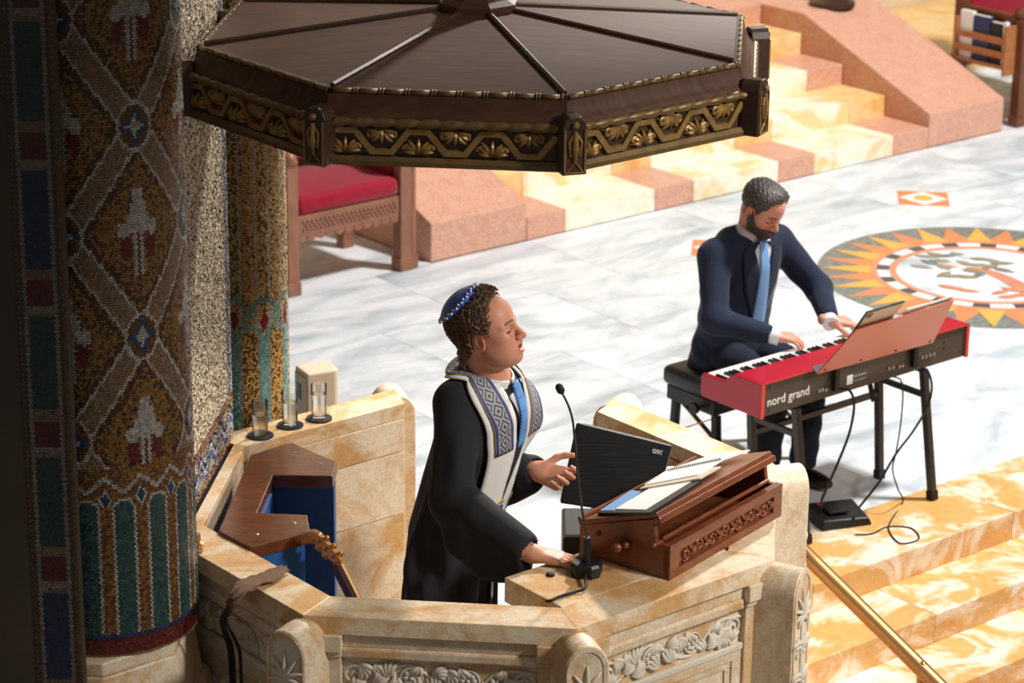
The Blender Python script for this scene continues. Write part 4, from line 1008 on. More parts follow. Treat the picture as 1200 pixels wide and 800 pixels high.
# ================================================================== KEYBOARD
KO = V(1.035, 10.325, .60); KL, KD, KH = 1.288, .365, .153
kp = lambda x, y, z: KO+A_*x+B_*y+UP*z
kb = thing('stage_piano', kp(KL/2, KD/2, 0), 'red digital stage piano with dark rear panel before the seated man', 'keyboard')
prof = [(0, 0), (0, KH), (.165, KH), (.225, .108), (.352, .104), (.362, .092), (.362, .012), (.35, 0)]
for x in (0, KL-.018):
    m = MB(); m.extrude([kp(x, y, z) for y, z in prof], A_*.018); bev(m.build('end_cheek', 'keyboard_red', kb), .004)
inner = [(.012, .004), (.012, KH-.006), (.165, KH-.006), (.205, .118), (.205, .07), (.345, .07), (.352, .06), (.352, .004)]
m = MB(); m.extrude([kp(.018, y, z) for y, z in inner], A_*(KL-.036)); m.build('case', 'black_plastic', kb)
m = MB(); m.extrude([kp(.018, y, z) for y, z in ((0, KH-.005), (0, KH), (.165, KH), (.207, .122), (.207, .116), (.163, KH-.005))], A_*(KL-.036)); m.build('top_panel', 'keyboard_red', kb)
m = MB(); m.extrude([kp(.018, y, z) for y, z in ((.346, .0), (.346, .088), (.360, .088), (.360, .0))], A_*(KL-.036)); m.build('front_lip', 'keyboard_red', kb)
m = MB(); m.box(kp(KL/2, .009, KH/2-.001), A_, B_, UP, KL/2-.019, .0035, KH/2-.006); m.build('rear_panel', 'keyboard_back', kb)
m = MB(); m.box(kp(.009, -.0015, KH/2), A_, B_, UP, .009, .002, KH/2); m.box(kp(KL-.009, -.0015, KH/2), A_, B_, UP, .009, .002, KH/2); m.box(kp(KL/2, -.001, KH-.002), A_, B_, UP, KL/2, .0015, .002); m.build('rear_trim', 'keyboard_edge', kb)
kw = (KL-.05)/52
m = MB(); m.abox(.0004, kw-.0006, 0, .138, 0, .022); wk = m.mesh('key'); wk.materials.append(MAT['key_white'])
m = MB(); m.hexa([V(-.0055, .048, .022), V(.0055, .048, .022), V(.0055, .138, .022), V(-.0055, .138, .022), V(-.0045, .055, .034), V(.0045, .055, .034), V(.0045, .138, .034), V(-.0045, .138, .034)]); bkm = m.mesh('key'); bkm.materials.append(MAT['key_black'])
R_pi = Matrix.Rotation(math.radians(AZ), 4, 'Z')
for i in range(52):
    # local y runs from the player's edge to the rear: place with -B direction
    M = Matrix(((A_[0], -B_[0], 0, 0), (A_[1], -B_[1], 0, 0), (0, 0, 1, 0), (0, 0, 0, 1))); M.translation = Vector(kp(.025+i*kw, .346, .080))
    place('white_key', wk, None, M, kb)
    nt = (51-i+5) % 7      # from the player's left (our right); keyboard starts on A
    if i < 51 and ((51-i+5) % 7) in (0, 1, 3, 4, 5) or False:
        M2 = M.copy(); M2.translation = Vector(kp(.025+(i)*kw, .346, .080)); place('black_key', bkm, None, M2, kb)
RM = Matrix(((A_[0], 0, N_[0], 0), (A_[1], 0, N_[1], 0), (0, 1, 0, 0), (0, 0, 0, 1)))
def rearM(x, z, y=.0045): M = RM.copy(); M.translation = Vector(kp(x, y, z)); return M
text_obj('maker_lettering', 'nord grand', .056, rearM(.166, .062), 'lettering_white', kb, .0008, bold=0.0)
lp_ = MB(); lp_.box(kp(.535, .004, .055), A_, UP, N_, .018, .020, .0012); lp_.build('label_plate', 'lettering_white', kb)
m = MB(); xq = .562
for w_, z_ in ((.018, .064), (.012, .064), (.022, .064), (.010, .064), (.016, .044), (.014, .044), (.020, .044), (.012, .044)):      # print too small to read
    if z_ < .05 and xq > .64: xq = .562
    m.box(kp(xq+w_/2, .0042, z_), A_, UP, N_, w_/2, .005 if z_ > .05 else .003, .0008); xq += w_+.004
    if abs(z_-.064) < 1e-6 and w_ == .010: xq = .70
m.build('label_print', 'print_grey', kb)
m = MB(); m.tube([V(0, 0, 0), V(0, 0, .008)], .008, 8); sk_me = m.mesh('socket'); m = MB(); m.tube([V(0, 0, 0), V(0, 0, .003)], .004, 6); sc_me = m.mesh('screw')
for x, z in ((.345, .05), (.365, .05), (.385, .045), (.775, .055), (.80, .055), (.84, .05), (.86, .05), (.985, .06), (1.01, .06), (1.035, .06), (1.06, .06)):
    place('socket', sk_me, 'steel', rearM(x, z, .004), kb)
for x, z in ((.05, .03), (.05, .13), (1.13, .1), (1.13, .07), (1.24, .03), (1.24, .13)): place('screw', sc_me, 'black_metal', rearM(x, z, .005), kb)
for x in (.43, .92):
    m = MB(); m.box(kp(x, -.012, .085), A_, B_, UP, .012, .012, .05); m.build('desk_bracket', 'black_metal', kb)
# music desk leaning towards the back of the instrument
dO = kp(0, -.022, .098); dU = unit(-B_*.17+UP*.25); dN = unit(np.cross(A_, dU)); dN = dN if dN@B_ > 0 else -dN
def on_desk(u, v):
    d = ray(u, v); c = V(0, 0, CAM_H); t = ((dO-c)@dN)/(d@dN); return c+d*t
dq = [on_desk(*p_) for p_ in ((957, 438), (1093, 401), (1118, 351), (1003, 386))]
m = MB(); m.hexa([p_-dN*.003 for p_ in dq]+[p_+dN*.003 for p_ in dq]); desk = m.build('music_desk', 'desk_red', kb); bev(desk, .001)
m = MB(); s0, s1 = dq[0], dq[1]; m.box((s0+s1)/2+dN*.02-dU*.0, unit(s1-s0), dN, np.cross(unit(s1-s0), dN), np.linalg.norm(s1-s0)/2, .018, .002); m.build('desk_ledge', 'black_metal', kb)
for f in (.05, .35, .65, .95): m = MB(); c = dq[0]+(dq[1]-dq[0])*f+dU*.02; m.tube([c-dN*.003, c-dN*.006], .006, 8); m.build('desk_screw', 'black_metal', desk)
# tablet and sheet music standing on the desk
tq = [on_desk(*p_)+dN*.014 for p_ in ((1001, 398), (1056, 382), (1062, 355), (1018, 368))]
tq = [tq[3]-dU*.20, tq[2]-dU*.20, tq[2], tq[3]]
tp = thing('tablet_computer', (tq[0]+tq[1])/2, 'tablet with beige back leaning on the music desk of the piano', 'tablet')
m = MB(); m.hexa([p_-dN*.004 for p_ in tq]+[p_+dN*.004 for p_ in tq]); bev(m.build('case', 'black_plastic', tp), .003)
m = MB(); cc_ = sum(tq)/4; iq = [cc_+(p_-cc_)*.93 for p_ in tq]; m.hexa([p_-dN*.0055 for p_ in iq]+[p_-dN*.0035 for p_ in iq]); m.build('back_cover', 'tablet_back', tp)
m = MB(); c = tq[3]+(tq[2]-tq[3])*.14-dU*.03-dN*.005; m.box(c, unit(tq[2]-tq[3]), dU, dN, .014, .014, .002); m.build('camera_bump', 'black_plastic', tp)
for j, (ua, va, ub, vb, lab) in enumerate(((1064, 364, 1090, 357, 'white sheet of music beside the tablet on the music desk'), (1091, 357, 1119, 348, 'white sheet of music at the far end of the music desk'))):
    a_, b_ = on_desk(ua, va)+dN*.010, on_desk(ub, vb)+dN*.010
    sq_ = [a_-dU*.22, b_-dU*.22, b_, a_]; m = MB(); m.hexa([p_-dN*.002 for p_ in sq_]+[p_+dN*.002 for p_ in sq_]); tag(m.build('sheet_music', 'paper'), lab, 'sheet music', 'sheets on the music desk')
# ---- stand
st = thing('keyboard_stand', kp(KL/2, KD/2, -.60), 'black metal table stand under the red stage piano', 'stand')
def bar(m, a, b, w=.014, d=.014):
    a, b = np.asarray(a), np.asarray(b); t = unit(b-a); up = B_ if abs(t@B_) < .9 else A_; x = unit(np.cross(up, t)); y = np.cross(t, x); m.box((a+b)/2, x, y, t, w, d, np.linalg.norm(b-a)/2)
feet = {}
for x in (.24, 1.035):
    for y0, y1 in ((.03, -.07), (.30, .25)):
        top, bot = kp(x, y0, -.012), kp(x, y1, -.60)
        m = MB(); bar(m, top, top+(bot-top)*.96, .016, .016); lg_ = m.build('leg', 'gunmetal', st); bev(lg_, .003)
        m = MB(); bar(m, top+(bot-top)*.93, bot+UP*.001, .019, .019); m.build('foot', 'black_metal', lg_)
    m = MB(); bar(m, kp(x, .03, -.014), kp(x, .335, -.014), .014, .012); m.build('top_bar', 'gunmetal', st)
    m = MB(); bar(m, kp(x, .01, -.13), kp(x, .29, -.13), .012, .010); m.build('side_bar', 'gunmetal', st)
m = MB(); bar(m, kp(.24, .285, -.20), kp(1.035, .285, -.20), .012, .012); m.build('long_bar', 'gunmetal', st)
m = MB(); bar(m, kp(.78, .12, -.02), kp(.80, .10, -.13), .012, .004); m.build('strap', 'rubber', st)
# ---- bench
bn = thing('piano_bench', kp(.62, .80, -.60), 'black padded piano bench under the seated pianist', 'bench')
m = MB(); m.box(kp(.66, .79, -.145), A_, B_, UP, .33, .175, .045); o = m.build('padded_seat', 'leather_black', bn); b_ = o.modifiers.new('bevel', 'BEVEL'); b_.width = .03; b_.segments = 4; smooth(o)
m = MB(); m.box(kp(.66, .79, -.225), A_, B_, UP, .31, .155, .035); bev(m.build('seat_box', 'black_plastic', bn), .006)
for s in (-1, 1):
    x = .66+s*.27
    for t_ in (-1, 1):
        m = MB(); bar(m, kp(x, .79+t_*.13, -.27), kp(x, .79+t_*.15, -.599), .017, .017); bev(m.build('leg', 'black_metal', bn), .003)
    m = MB(); bar(m, kp(x-.02*s, .66, -.28), kp(x-.02*s, .92, -.42), .012, .003); m.build('brass_brace', 'brass', bn)
    m = MB(); bar(m, kp(x-.03*s, .92, -.28), kp(x-.03*s, .66, -.42), .012, .003); m.build('brass_brace', 'brass', bn)
    m = MB(); c = kp(.66+s*.31, .72, -.235); m.tube([c, c+A_*s*.035], .006, 8); m.tube([c+A_*s*.03, c+A_*s*.05], .026, 14); m.build('height_knob', 'black_plastic', bn, 40)
# ---- pedal unit and cables on the floor
pd = thing('pedal_unit', kp(.46, -.01, -.60), 'black sustain pedal unit on the floor by the pulpit corner', 'pedal')
c0_ = onz(983, 612, 0)+V(.0, .02, 0); px_, py_ = dirz(20), dirz(110)
m = MB(); m.hexa([c0_+px_*x+py_*y+UP*z for x, y, z in ((-.12, -.09, .001), (.12, -.09, .001), (.12, .09, .001), (-.12, .09, .001), (-.115, -.085, .045), (.105, -.085, .035), (.105, .085, .06), (-.115, .085, .065))]); bev(m.build('body', 'black_plastic', pd), .006)
m = MB(); m.box(c0_+px_*-.02+py_*-.0+UP*.062, px_, py_, UP, .05, .05, .006); bev(m.build('treadle', 'rubber', pd), .004)
m = MB(); m.box(c0_+px_*-.07+py_*.05+UP*.068, px_, py_, UP, .012, .008, .003); m.build('red_switch', 'keyboard_red', pd)
def on_rear(u, v, y=-.03):
    d = ray(u, v); c = V(0, 0, CAM_H); p0 = kp(0, y, 0); t = ((p0-c)@B_)/(d@B_); return c+d*t
def cable(name, pts, r, label, mat='rubber'):
    m = MB(); m.tube(catmull(pts, 6), r, 7); o = m.build(name, mat, None, 60); tag(o, label, 'cable', 'cables of the piano'); return o
cable('power_cable', [on_rear(984, 455, -.004), on_rear(996, 458), on_rear(1001, 475), on_rear(996, 505), on_rear(985, 535, -.04), on_rear(972, 565, -.05), on_rear(963, 586, -.05), onz(962, 597, .066)], .006, 'black cable hanging from the piano rear to the pedal unit')
cable('audio_cable', [on_rear(1080, 429, -.004), on_rear(1088, 436), on_rear(1092, 455), on_rear(1086, 478), on_rear(1070, 505), on_rear(1049, 533), on_rear(1030, 565, -.03), onz(1004, 598, .004), onz(1004, 604, .03), onz(1000, 606, .05)], .0055, 'thick black cable slanting from the piano right end down to the pedal')
cable('thin_cable', [on_rear(1047, 441, -.004), on_rear(1056, 446), on_rear(1058, 465), on_rear(1055, 500), on_rear(1050, 530), on_rear(1046, 550, -.05), on_rear(1052, 572, -.07), onz(1058, 588, .004), onz(1044, 610, .004), onz(1042, 622, .004), onz(1054, 636, .004), onz(1072, 634, .004), onz(1077, 628, .004), onz(1066, 618, .004), onz(1040, 617, .004), onz(1022, 625, .004), onz(1002, 626, .006)], .0035, 'thin black cable looping on the golden marble edge')
# ---- brass handrail on the front steps
ra = ony(958, 663, 9.0); rd = V(.639, -.769, -.406)
hr = thing('handrail', ra+rd*.6-UP*1.3, 'polished brass handrail descending the front steps beside the pulpit', 'handrail')
pts = [ra-rd*.30, ra, ra+rd*.5, ra+rd*1.0, ra+rd*1.3, ra+rd*1.36-UP*.06]
m = MB(); m.tube(pts, .034, 14, flat=(.8, 1)); smooth(m.build('rail', 'brass', hr))
bp = ra+rd*.535
zs = -.13*math.floor((((bp-ab(-1.45, -4.455))@N_))/.32+1)
m = MB(); m.tube([bp-UP*.02, bp-UP*.08, V(bp[0], bp[1], zs+.03)], [.02, .016, .016], 12); smooth(m.build('post', 'brass', hr), 40)
m = MB(); m.lathe((bp[0], bp[1], zs), [(.05, 0.001), (.05, .012), (.022, .035)], 20); m.build('post_base', 'brass', hr, 40)
m = MB(); m.ball(bp+UP*.026, .012, 12, 8, (1, 1, .6)); smooth(m.build('cap_screw', 'brass', hr))
bp2 = ra-rd*.26; m = MB(); m.tube([bp2-UP*.02, V(bp2[0], bp2[1], 0.002)], .016, 12); smooth(m.build('post', 'brass', hr), 40)
# ================================================================== PEOPLE: smooth implicit surfaces turned into meshes
def axis_(*segs):
    out = []
    for a, b, h in segs: out += list(np.arange(a, b-1e-9, h))
    out.append(segs[-1][1]); return np.array(out, np.float32)
def smin(a, b, k):
    h = np.clip(.5+.5*(b-a)/k, 0, 1); return b+(a-b)*h-k*h*(1-h)
def smax(a, b, k): return -smin(-a, -b, k)
def ell(X, Y, Z, c, r):
    x, y, z = (X-c[0]), (Y-c[1]), (Z-c[2])
    k0 = np.sqrt((x/r[0])**2+(y/r[1])**2+(z/r[2])**2); k1 = np.sqrt((x/r[0]**2)**2+(y/r[1]**2)**2+(z/r[2]**2)**2)+1e-9
    return k0*(k0-1)/k1
def cap(X, Y, Z, a, b, ra, rb):
    a, b = np.asarray(a, float), np.asarray(b, float); d = b-a; L = d@d+1e-12
    t = np.clip(((X-a[0])*d[0]+(Y-a[1])*d[1]+(Z-a[2])*d[2])/L, 0, 1)
    return np.sqrt((X-a[0]-t*d[0])**2+(Y-a[1]-t*d[1])**2+(Z-a[2]-t*d[2])**2)-(ra+(rb-ra)*t)
class Field:
    def __init__(s, xs, ys, zs): s.a = (xs, ys, zs); s.D = np.full((len(xs), len(ys), len(zs)), .25, np.float32)
    def region(s, lo, hi):
        sl = []
        for ax, l, h in zip(s.a, lo, hi):
            i0 = max(0, int(np.searchsorted(ax, l))-1); i1 = min(len(ax), int(np.searchsorted(ax, h))+1)
            if i1 <= i0: return None, None
            sl.append(slice(i0, i1))
        X = s.a[0][sl[0]][:, None, None]; Y = s.a[1][sl[1]][None, :, None]; Z = s.a[2][sl[2]][None, None, :]
        return tuple(sl), (X, Y, Z)
    def put(s, fn, lo, hi, k=.02, op='u'):
        sl, g = s.region(lo, hi)
        if sl is None: return
        d = fn(*g).astype(np.float32)
        if op == 'u': s.D[sl] = smin(s.D[sl], d, k)
        elif op == 's': s.D[sl] = smax(s.D[sl], -d, k)
    def cap(s, a, b, ra, rb=None, k=.03, op='u'):
        rb = ra if rb is None else rb; a, b = np.asarray(a, float), np.asarray(b, float); m = max(ra, rb)+.09+k
        s.put(lambda X, Y, Z: cap(X, Y, Z, a, b, ra, rb), np.minimum(a, b)-m, np.maximum(a, b)+m, k, op)
    def chain(s, pts, rs, k=.03):
        for i in range(len(pts)-1): s.cap(pts[i], pts[i+1], rs[i], rs[i+1], k)
    def ell(s, c, r, k=.03, op='u'):
        c, r = np.asarray(c, float), np.asarray(r, float); m = .09+k
        s.put(lambda X, Y, Z: ell(X, Y, Z, c, r), c-r-m, c+r+m, k, op)
    def val(s, P):
        P = np.asarray(P, float); idx, fr = [], []
        for ax, q in zip(s.a, P.T):
            i = np.clip(np.searchsorted(ax, q)-1, 0, len(ax)-2); idx.append(i); fr.append(np.clip((q-ax[i])/(ax[i+1]-ax[i]), 0, 1))
        o = 0
        for dx in (0, 1):
            for dy in (0, 1):
                for dz in (0, 1):
                    w = (fr[0] if dx else 1-fr[0])*(fr[1] if dy else 1-fr[1])*(fr[2] if dz else 1-fr[2]); o = o+w*s.D[idx[0]+dx, idx[1]+dy, idx[2]+dz]
        return o
    def grad(s, P, h=.006):
        P = np.asarray(P, float); g = np.stack([(s.val(P+np.eye(3)[i]*h)-s.val(P-np.eye(3)[i]*h)) for i in range(3)], 1)/(2*h); return g
    def stick(s, P, eps, it=14):
        P = np.asarray(P, float).copy()
        for _ in range(it):
            g = s.grad(P); gg = (g**2).sum(1)[:, None]+1e-6; P = P-((s.val(P)-eps)[:, None]*g/np.maximum(gg, .25))*.8
        return P
    def mesh(s, relax=1):
        return surface_nets(s.D, *s.a, relax=relax)
def surface_nets(D, xs, ys, zs, relax=1):
    S = D < 0; c = [S[i:S.shape[0]-1+i, j:S.shape[1]-1+j, k:S.shape[2]-1+k] for i in (0, 1) for j in (0, 1) for k in (0, 1)]
    cnt = sum(q.astype(np.int8) for q in c); act = (cnt > 0) & (cnt < 8)
    I = np.argwhere(act); idm = np.full(act.shape, -1, np.int32); idm[act] = np.arange(len(I))
    cv = {}
    for i in (0, 1):
        for j in (0, 1):
            for k in (0, 1): cv[(i, j, k)] = D[I[:, 0]+i, I[:, 1]+j, I[:, 2]+k]
    acc = np.zeros((len(I), 3)); n = np.zeros(len(I))
    for ax in range(3):
        o = [q for q in range(3) if q != ax]
        for p in (0, 1):
            for q in (0, 1):
                a = [0, 0, 0]; a[o[0]] = p; a[o[1]] = q; b = list(a); b[ax] = 1
                va, vb = cv[tuple(a)], cv[tuple(b)]; m = (va < 0) != (vb < 0)
                t = np.where(m, va/(va-vb+1e-12), 0); pos = np.array(a, float)[None].repeat(len(I), 0); pos[:, ax] = t
                acc[m] += pos[m]; n[m] += 1
    f = acc/n[:, None]
    A = (xs, ys, zs); V_ = np.zeros((len(I), 3))
    for ax in range(3): V_[:, ax] = A[ax][I[:, ax]]+f[:, ax]*(A[ax][I[:, ax]+1]-A[ax][I[:, ax]])
    Fs = []
    for ax in range(3):
        o1, o2 = [(1, 2), (2, 0), (0, 1)][ax]
        sl0 = [slice(None)]*3; sl1 = [slice(None)]*3; sl0[ax] = slice(0, -1); sl1[ax] = slice(1, None)
        a, b = S[tuple(sl0)], S[tuple(sl1)]; E = np.argwhere(a != b)
        ok = (E[:, o1] > 0) & (E[:, o2] > 0) & (E[:, o1] < S.shape[o1]-1) & (E[:, o2] < S.shape[o2]-1); E = E[ok]
        fl = a[tuple(E.T)]
        def cell(d1, d2): q = E.copy(); q[:, o1] += d1; q[:, o2] += d2; return idm[tuple(q.T)]
        q = np.stack([cell(-1, -1), cell(0, -1), cell(0, 0), cell(-1, 0)], 1)
        q[~fl] = q[~fl][:, ::-1]; Fs.append(q)
    Fq = np.concatenate(Fs); Fq = Fq[(Fq >= 0).all(1)]
    for _ in range(relax):
        s_ = np.zeros_like(V_); w = np.zeros(len(V_))
        for i in range(4):
            j = (i+1) % 4; np.add.at(s_, Fq[:, i], V_[Fq[:, j]]); np.add.at(w, Fq[:, i], 1); np.add.at(s_, Fq[:, j], V_[Fq[:, i]]); np.add.at(w, Fq[:, j], 1)
        V_ = .55*V_+.45*s_/np.maximum(w, 1)[:, None]
    return V_, Fq
def np_mesh(name, V_, Fq, cols=None):
    me = bpy.data.meshes.new(name); n = len(Fq)
    me.vertices.add(len(V_)); me.vertices.foreach_set('co', V_.astype(np.float32).ravel())
    me.loops.add(n*4); me.loops.foreach_set('vertex_index', Fq.astype(np.int32).ravel())
    me.polygons.add(n); me.polygons.foreach_set('loop_start', np.arange(0, n*4, 4, dtype=np.int32)); me.polygons.foreach_set('loop_total', np.full(n, 4, np.int32))
    me.polygons.foreach_set('use_smooth', np.ones(n, bool)); me.update(); me.validate()
    if cols is not None:
        at = me.color_attributes.new('Col', 'FLOAT_COLOR', 'POINT'); at.data.foreach_set('color', cols.astype(np.float32).ravel())
    return me
def rot(yaw=0, pitch=0, roll=0):   # pitch up positive
    return np.array(Matrix.Rotation(yaw, 3, 'Z') @ Matrix.Rotation(-pitch, 3, 'Y') @ Matrix.Rotation(roll, 3, 'X'))
# ---- head in its own frame: x forward, y left, z up
def head_d(X, Y, Z, o):
    aY = np.abs(Y)
    d = ell(X, Y, Z, (-.014, 0, .034), (.096, .077, .083))
    d = smin(d, ell(X, Y, Z, (.036, 0, .036), (.056, .064, .058)), .03)
    d = smin(d, ell(X, Y, Z, (.030, 0, -.030), (.058, .060, .068)), .03)
    d = smin(d, ell(X, aY, Z, (.012, .038, -.062), (.050, .026, .036)), .03)
    d = smin(d, ell(X, Y, Z, (.048, 0, -.080), (.044, .042, .030)), .025)
    d = smin(d, ell(X, Y, Z, (.076, 0, -.100), (.019, .024, .017)), .02)
    d = smin(d, ell(X, aY, Z, (.058, .042, -.026), (.026, .022, .022)), .022)
    d = smin(d, cap(X, aY, Z, (.086, .010, .017), (.066, .050, .015), .011, .008), .014)
    d = smax(d, -ell(X, aY, Z, (.095, .033, -.004), (.019, .019, .012)), .012)
    d = smin(d, ell(X, aY, Z, (.0745, .032, -.004), (.0135, .0160, .0118)), .004)
    d = smax(d, -cap(X, aY, Z, (.104, .021, -.038), (.088, .036, -.074), .0035, .003), .006)
    d = smin(d, cap(X, Y, Z, (.088, 0, .008), (.112, 0, -.034), .0075, .0125), .012)
    d = smin(d, ell(X, aY, Z, (.100, .013, -.038), (.011, .008, .008)), .007)
    d = smin(d, ell(X, Y, Z, (.080, 0, -.066), (.022, .030, .020)), .015)
    if o.get('full'): d = smin(d, ell(X, aY, Z, (.030, .036, -.072), (.048, .028, .036)), .03); d = smin(d, ell(X, Y, Z, (.030, 0, -.105), (.045, .040, .026)), .03)
    mo = o.get('mouth', 0)
    if mo:
        d = smin(d, ell(X, Y, Z, (.096, 0, -.055), (.011, .022, .006)), .006)
        d = smin(d, ell(X, Y, Z, (.094, 0, -.084), (.011, .019, .0075)), .006)
        d = smax(d, -ell(X, Y, Z, (.102, 0, -.069), (.024, .019, .0095)), .004)
    else:
        d = smin(d, ell(X, Y, Z, (.095, 0, -.062), (.010, .023, .005)), .005)
        d = smin(d, ell(X, Y, Z, (.093, 0, -.071), (.010, .020, .006)), .005)
    # ears
    e = ell(X*.97+aY*.24, aY*.97-X*.24, Z-X*-.25, (.012, .080, -.012), (.023, .008, .035))
    e = smax(e, -ell(X, aY, Z, (-.004, .092, -.012), (.010, .010, .018)), .006)
    d = smin(d, e, .006)
    return d
def hair_extra(X, Y, Z, curl):
    return curl*(np.sin(X*330+2*np.sin(Y*160))*np.sin(Y*310+1.5*np.sin(Z*170))+np.sin(Z*320+2*np.sin(X*150)))*.5
# ---- hand in its own frame: wrist at the origin, x to the fingertips, z out of the back, +y to the thumb
def hand_segs(curl, spread, thumb, side, wrist=.027):
    S = []; fb = ((.092, .031), (.096, .011), (.092, -.010), (.084, -.030)); ln = ((.043, .026, .021), (.047, .030, .022), (.044, .028, .021), (.034, .021, .018)); rr = (.0092, .0094, .009, .008)
    for i in range(4):
        p = V(fb[i][0], fb[i][1]*side, .002); a = 0; sp = spread[i]*side; S.append((V(.012, fb[i][1]*side*.55, 0), p, .017, .0125, .016))
        for j in range(3):
            a += curl[i][j]; dv = V(math.cos(a)*math.cos(sp), math.cos(a)*math.sin(sp), -math.sin(a)); q_ = p+dv*ln[i][j]
            S.append((p, q_, rr[i]*(1-.07*j), rr[i]*(.93-.09*j), .004)); p = q_
    p = V(.025, .026*side, -.008); S.append((V(.0, .010*side, -.002), p, .018, .015, .014)); d0 = thumb
    for j, L in enumerate((.042, .032, .027)):
        dv = unit(V(d0[j][0], d0[j][1]*side, d0[j][2])); q_ = p+dv*L; S.append((p, q_, (.0145, .0115, .0105)[j], (.0115, .0105, .0085)[j], .006)); p = q_
    S.append((V(-.03, 0, 0), V(.015, 0, 0), wrist, .024, .02))
    return S
def hand_eval(X, Y, Z, S):
    d = None
    for a, b, ra, rb, k in S:
        e = cap(X, Y, Z, a, b, ra, rb); d = e if d is None else smin(d, e, k)
    return d
def put_local(F, fn, c, R, ext, k):
    c = np.asarray(c, float)
    def g(X, Y, Z):
        x, y, z = X-c[0], Y-c[1], Z-c[2]
        return fn(x*R[0, 0]+y*R[1, 0]+z*R[2, 0], x*R[0, 1]+y*R[1, 1]+z*R[2, 1], x*R[0, 2]+y*R[1, 2]+z*R[2, 2])
    F.put(g, c-ext, c+ext, k)
def basis(x, z):
    x = unit(x); z = unit(np.asarray(z, float)-x*(np.asarray(z, float)@x)); return np.stack([x, np.cross(z, x), z], 1)
def ik(a, b, l1, l2, pole):
    a, b = np.asarray(a, float), np.asarray(b, float); d = b-a; L = min(np.linalg.norm(d), (l1+l2)*.999); u = d/np.linalg.norm(d)
    x = (l1*l1-l2*l2+L*L)/(2*L); h = math.sqrt(max(l1*l1-x*x, 1e-6)); p = np.asarray(pole, float); p = unit(p-u*(p@u)); return a+u*x+p*h
class Person:
    def __init__(s, name, loc, az, label):
        s.root = thing(name, loc, label, 'person', rotz=math.radians(az)); s.M = np.array(wm(s.root)); s.Mi = np.linalg.inv(s.M); s.az = az
    def loc(s, w): return (s.Mi @ np.append(np.asarray(w, float), 1))[:3]
    def part(s, name, V_, F, mat, cols=None, parent=None):
        me = np_mesh(name, V_, F, cols); return link(name, me, mat, parent or s.root, local=True)
def ribbon(P, F, mat, path, width, eps, thick=.004, across=6, wdir=None, sub=6, uv0=0.0, name='ribbon', taper=None, flat_end=True):
    """strip laid on field F along path (person frame); returns object"""
    c = np.array(catmull(path, sub)); n = len(c); T = np.gradient(c, axis=0); T /= np.linalg.norm(T, axis=1)[:, None]
    c = F.stick(c, eps); G = F.grad(c, .012); G /= np.linalg.norm(G, axis=1)[:, None]+1e-9
    W = np.cross(T, G); W /= np.linalg.norm(W, axis=1)[:, None]+1e-9
    xs = np.linspace(-1, 1, across+1); wd = np.full(n, width/2) if taper is None else np.interp(np.linspace(0, 1, n), np.linspace(0, 1, len(taper)), taper)*width/2
    pts = (c[:, None]+W[:, None]*(xs[None, :, None]*wd[:, None, None])).reshape(-1, 3); st = F.stick(pts, eps, 8)
    G2 = F.grad(st, .012); G2 /= np.linalg.norm(G2, axis=1)[:, None]+1e-9
    top = st+G2*thick; m = across+1
    Vv = np.concatenate([top, st]); fs = []
    idx = lambda i, j, l: l*n*m+i*m+j
    for i in range(n-1):
        for j in range(across):
            fs.append((idx(i, j, 0), idx(i, j+1, 0), idx(i+1, j+1, 0), idx(i+1, j, 0))); fs.append((idx(i, j, 1), idx(i+1, j, 1), idx(i+1, j+1, 1), idx(i, j+1, 1)))
        fs.append((idx(i, 0, 0), idx(i+1, 0, 0), idx(i+1, 0, 1), idx(i, 0, 1))); fs.append((idx(i, across, 0), idx(i, across, 1), idx(i+1, across, 1), idx(i+1, across, 0)))
    for i in (0, n-1):
        for j in range(across): fs.append((idx(i, j, 0), idx(i, j, 1), idx(i, j+1, 1), idx(i, j+1, 0)))
    me = np_mesh(name, Vv, np.array(fs)); ln = np.concatenate([[0], np.cumsum(np.linalg.norm(np.diff(c, axis=0), axis=1))])
    uvl = me.uv_layers.new(name='UVMap'); uvs = np.zeros((len(Vv), 2)); 
    for l in (0, 1): uvs[l*n*m:(l+1)*n*m, 0] = (xs[None]*wd[:, None]).ravel(); uvs[l*n*m:(l+1)*n*m, 1] = np.repeat(ln, m)
    li = np.empty(len(me.loops), np.int32); me.loops.foreach_get('vertex_index', li); uvl.data.foreach_set('uv', uvs[li].astype(np.float32).ravel())
    bm = bmesh.new(); bm.from_mesh(me); bmesh.ops.recalc_face_normals(bm, faces=bm.faces); bm.to_mesh(me); bm.free()
    return link(name, me, mat, P.root, local=True)
def head_parts(P, hc, R, hairfn, haircol, opts, beard=None, hair_name='hair'):
    ax = axis_((-.14, .15, .003)); ay = axis_((-.115, .115, .003)); az_ = axis_((-.15, .16, .003))
    X, Y, Z = ax[:, None, None], ay[None, :, None], az_[None, None, :]
    base = head_d(X, Y, Z, opts).astype(np.float32)
    out = []
    for nm, fn, colf in [(hair_name, hairfn, haircol)]+([('beard',)+beard] if beard else []):
        D = fn(X, Y, Z, base).astype(np.float32); Vh, Fh = surface_nets(D, ax, ay, az_, 0)
        cols = colf(Vh); Vw = Vh @ R.T+hc; o = P.part(nm, Vw, Fh, 'hair', cols); out.append((o, base, (ax, ay, az_)))
    return base, (ax, ay, az_)
def skin_cols(Vl, base, spots):
    n = len(Vl); c = np.zeros((n, 4)); c[:, :3] = base; c[:, 3] = 1
    return c
def mixc(c, m, rgb): 
    m = np.clip(m, 0, 1)[:, None]; c[:, :3] = c[:, :3]*(1-m)+np.array(srgb(*rgb))[:3]*m
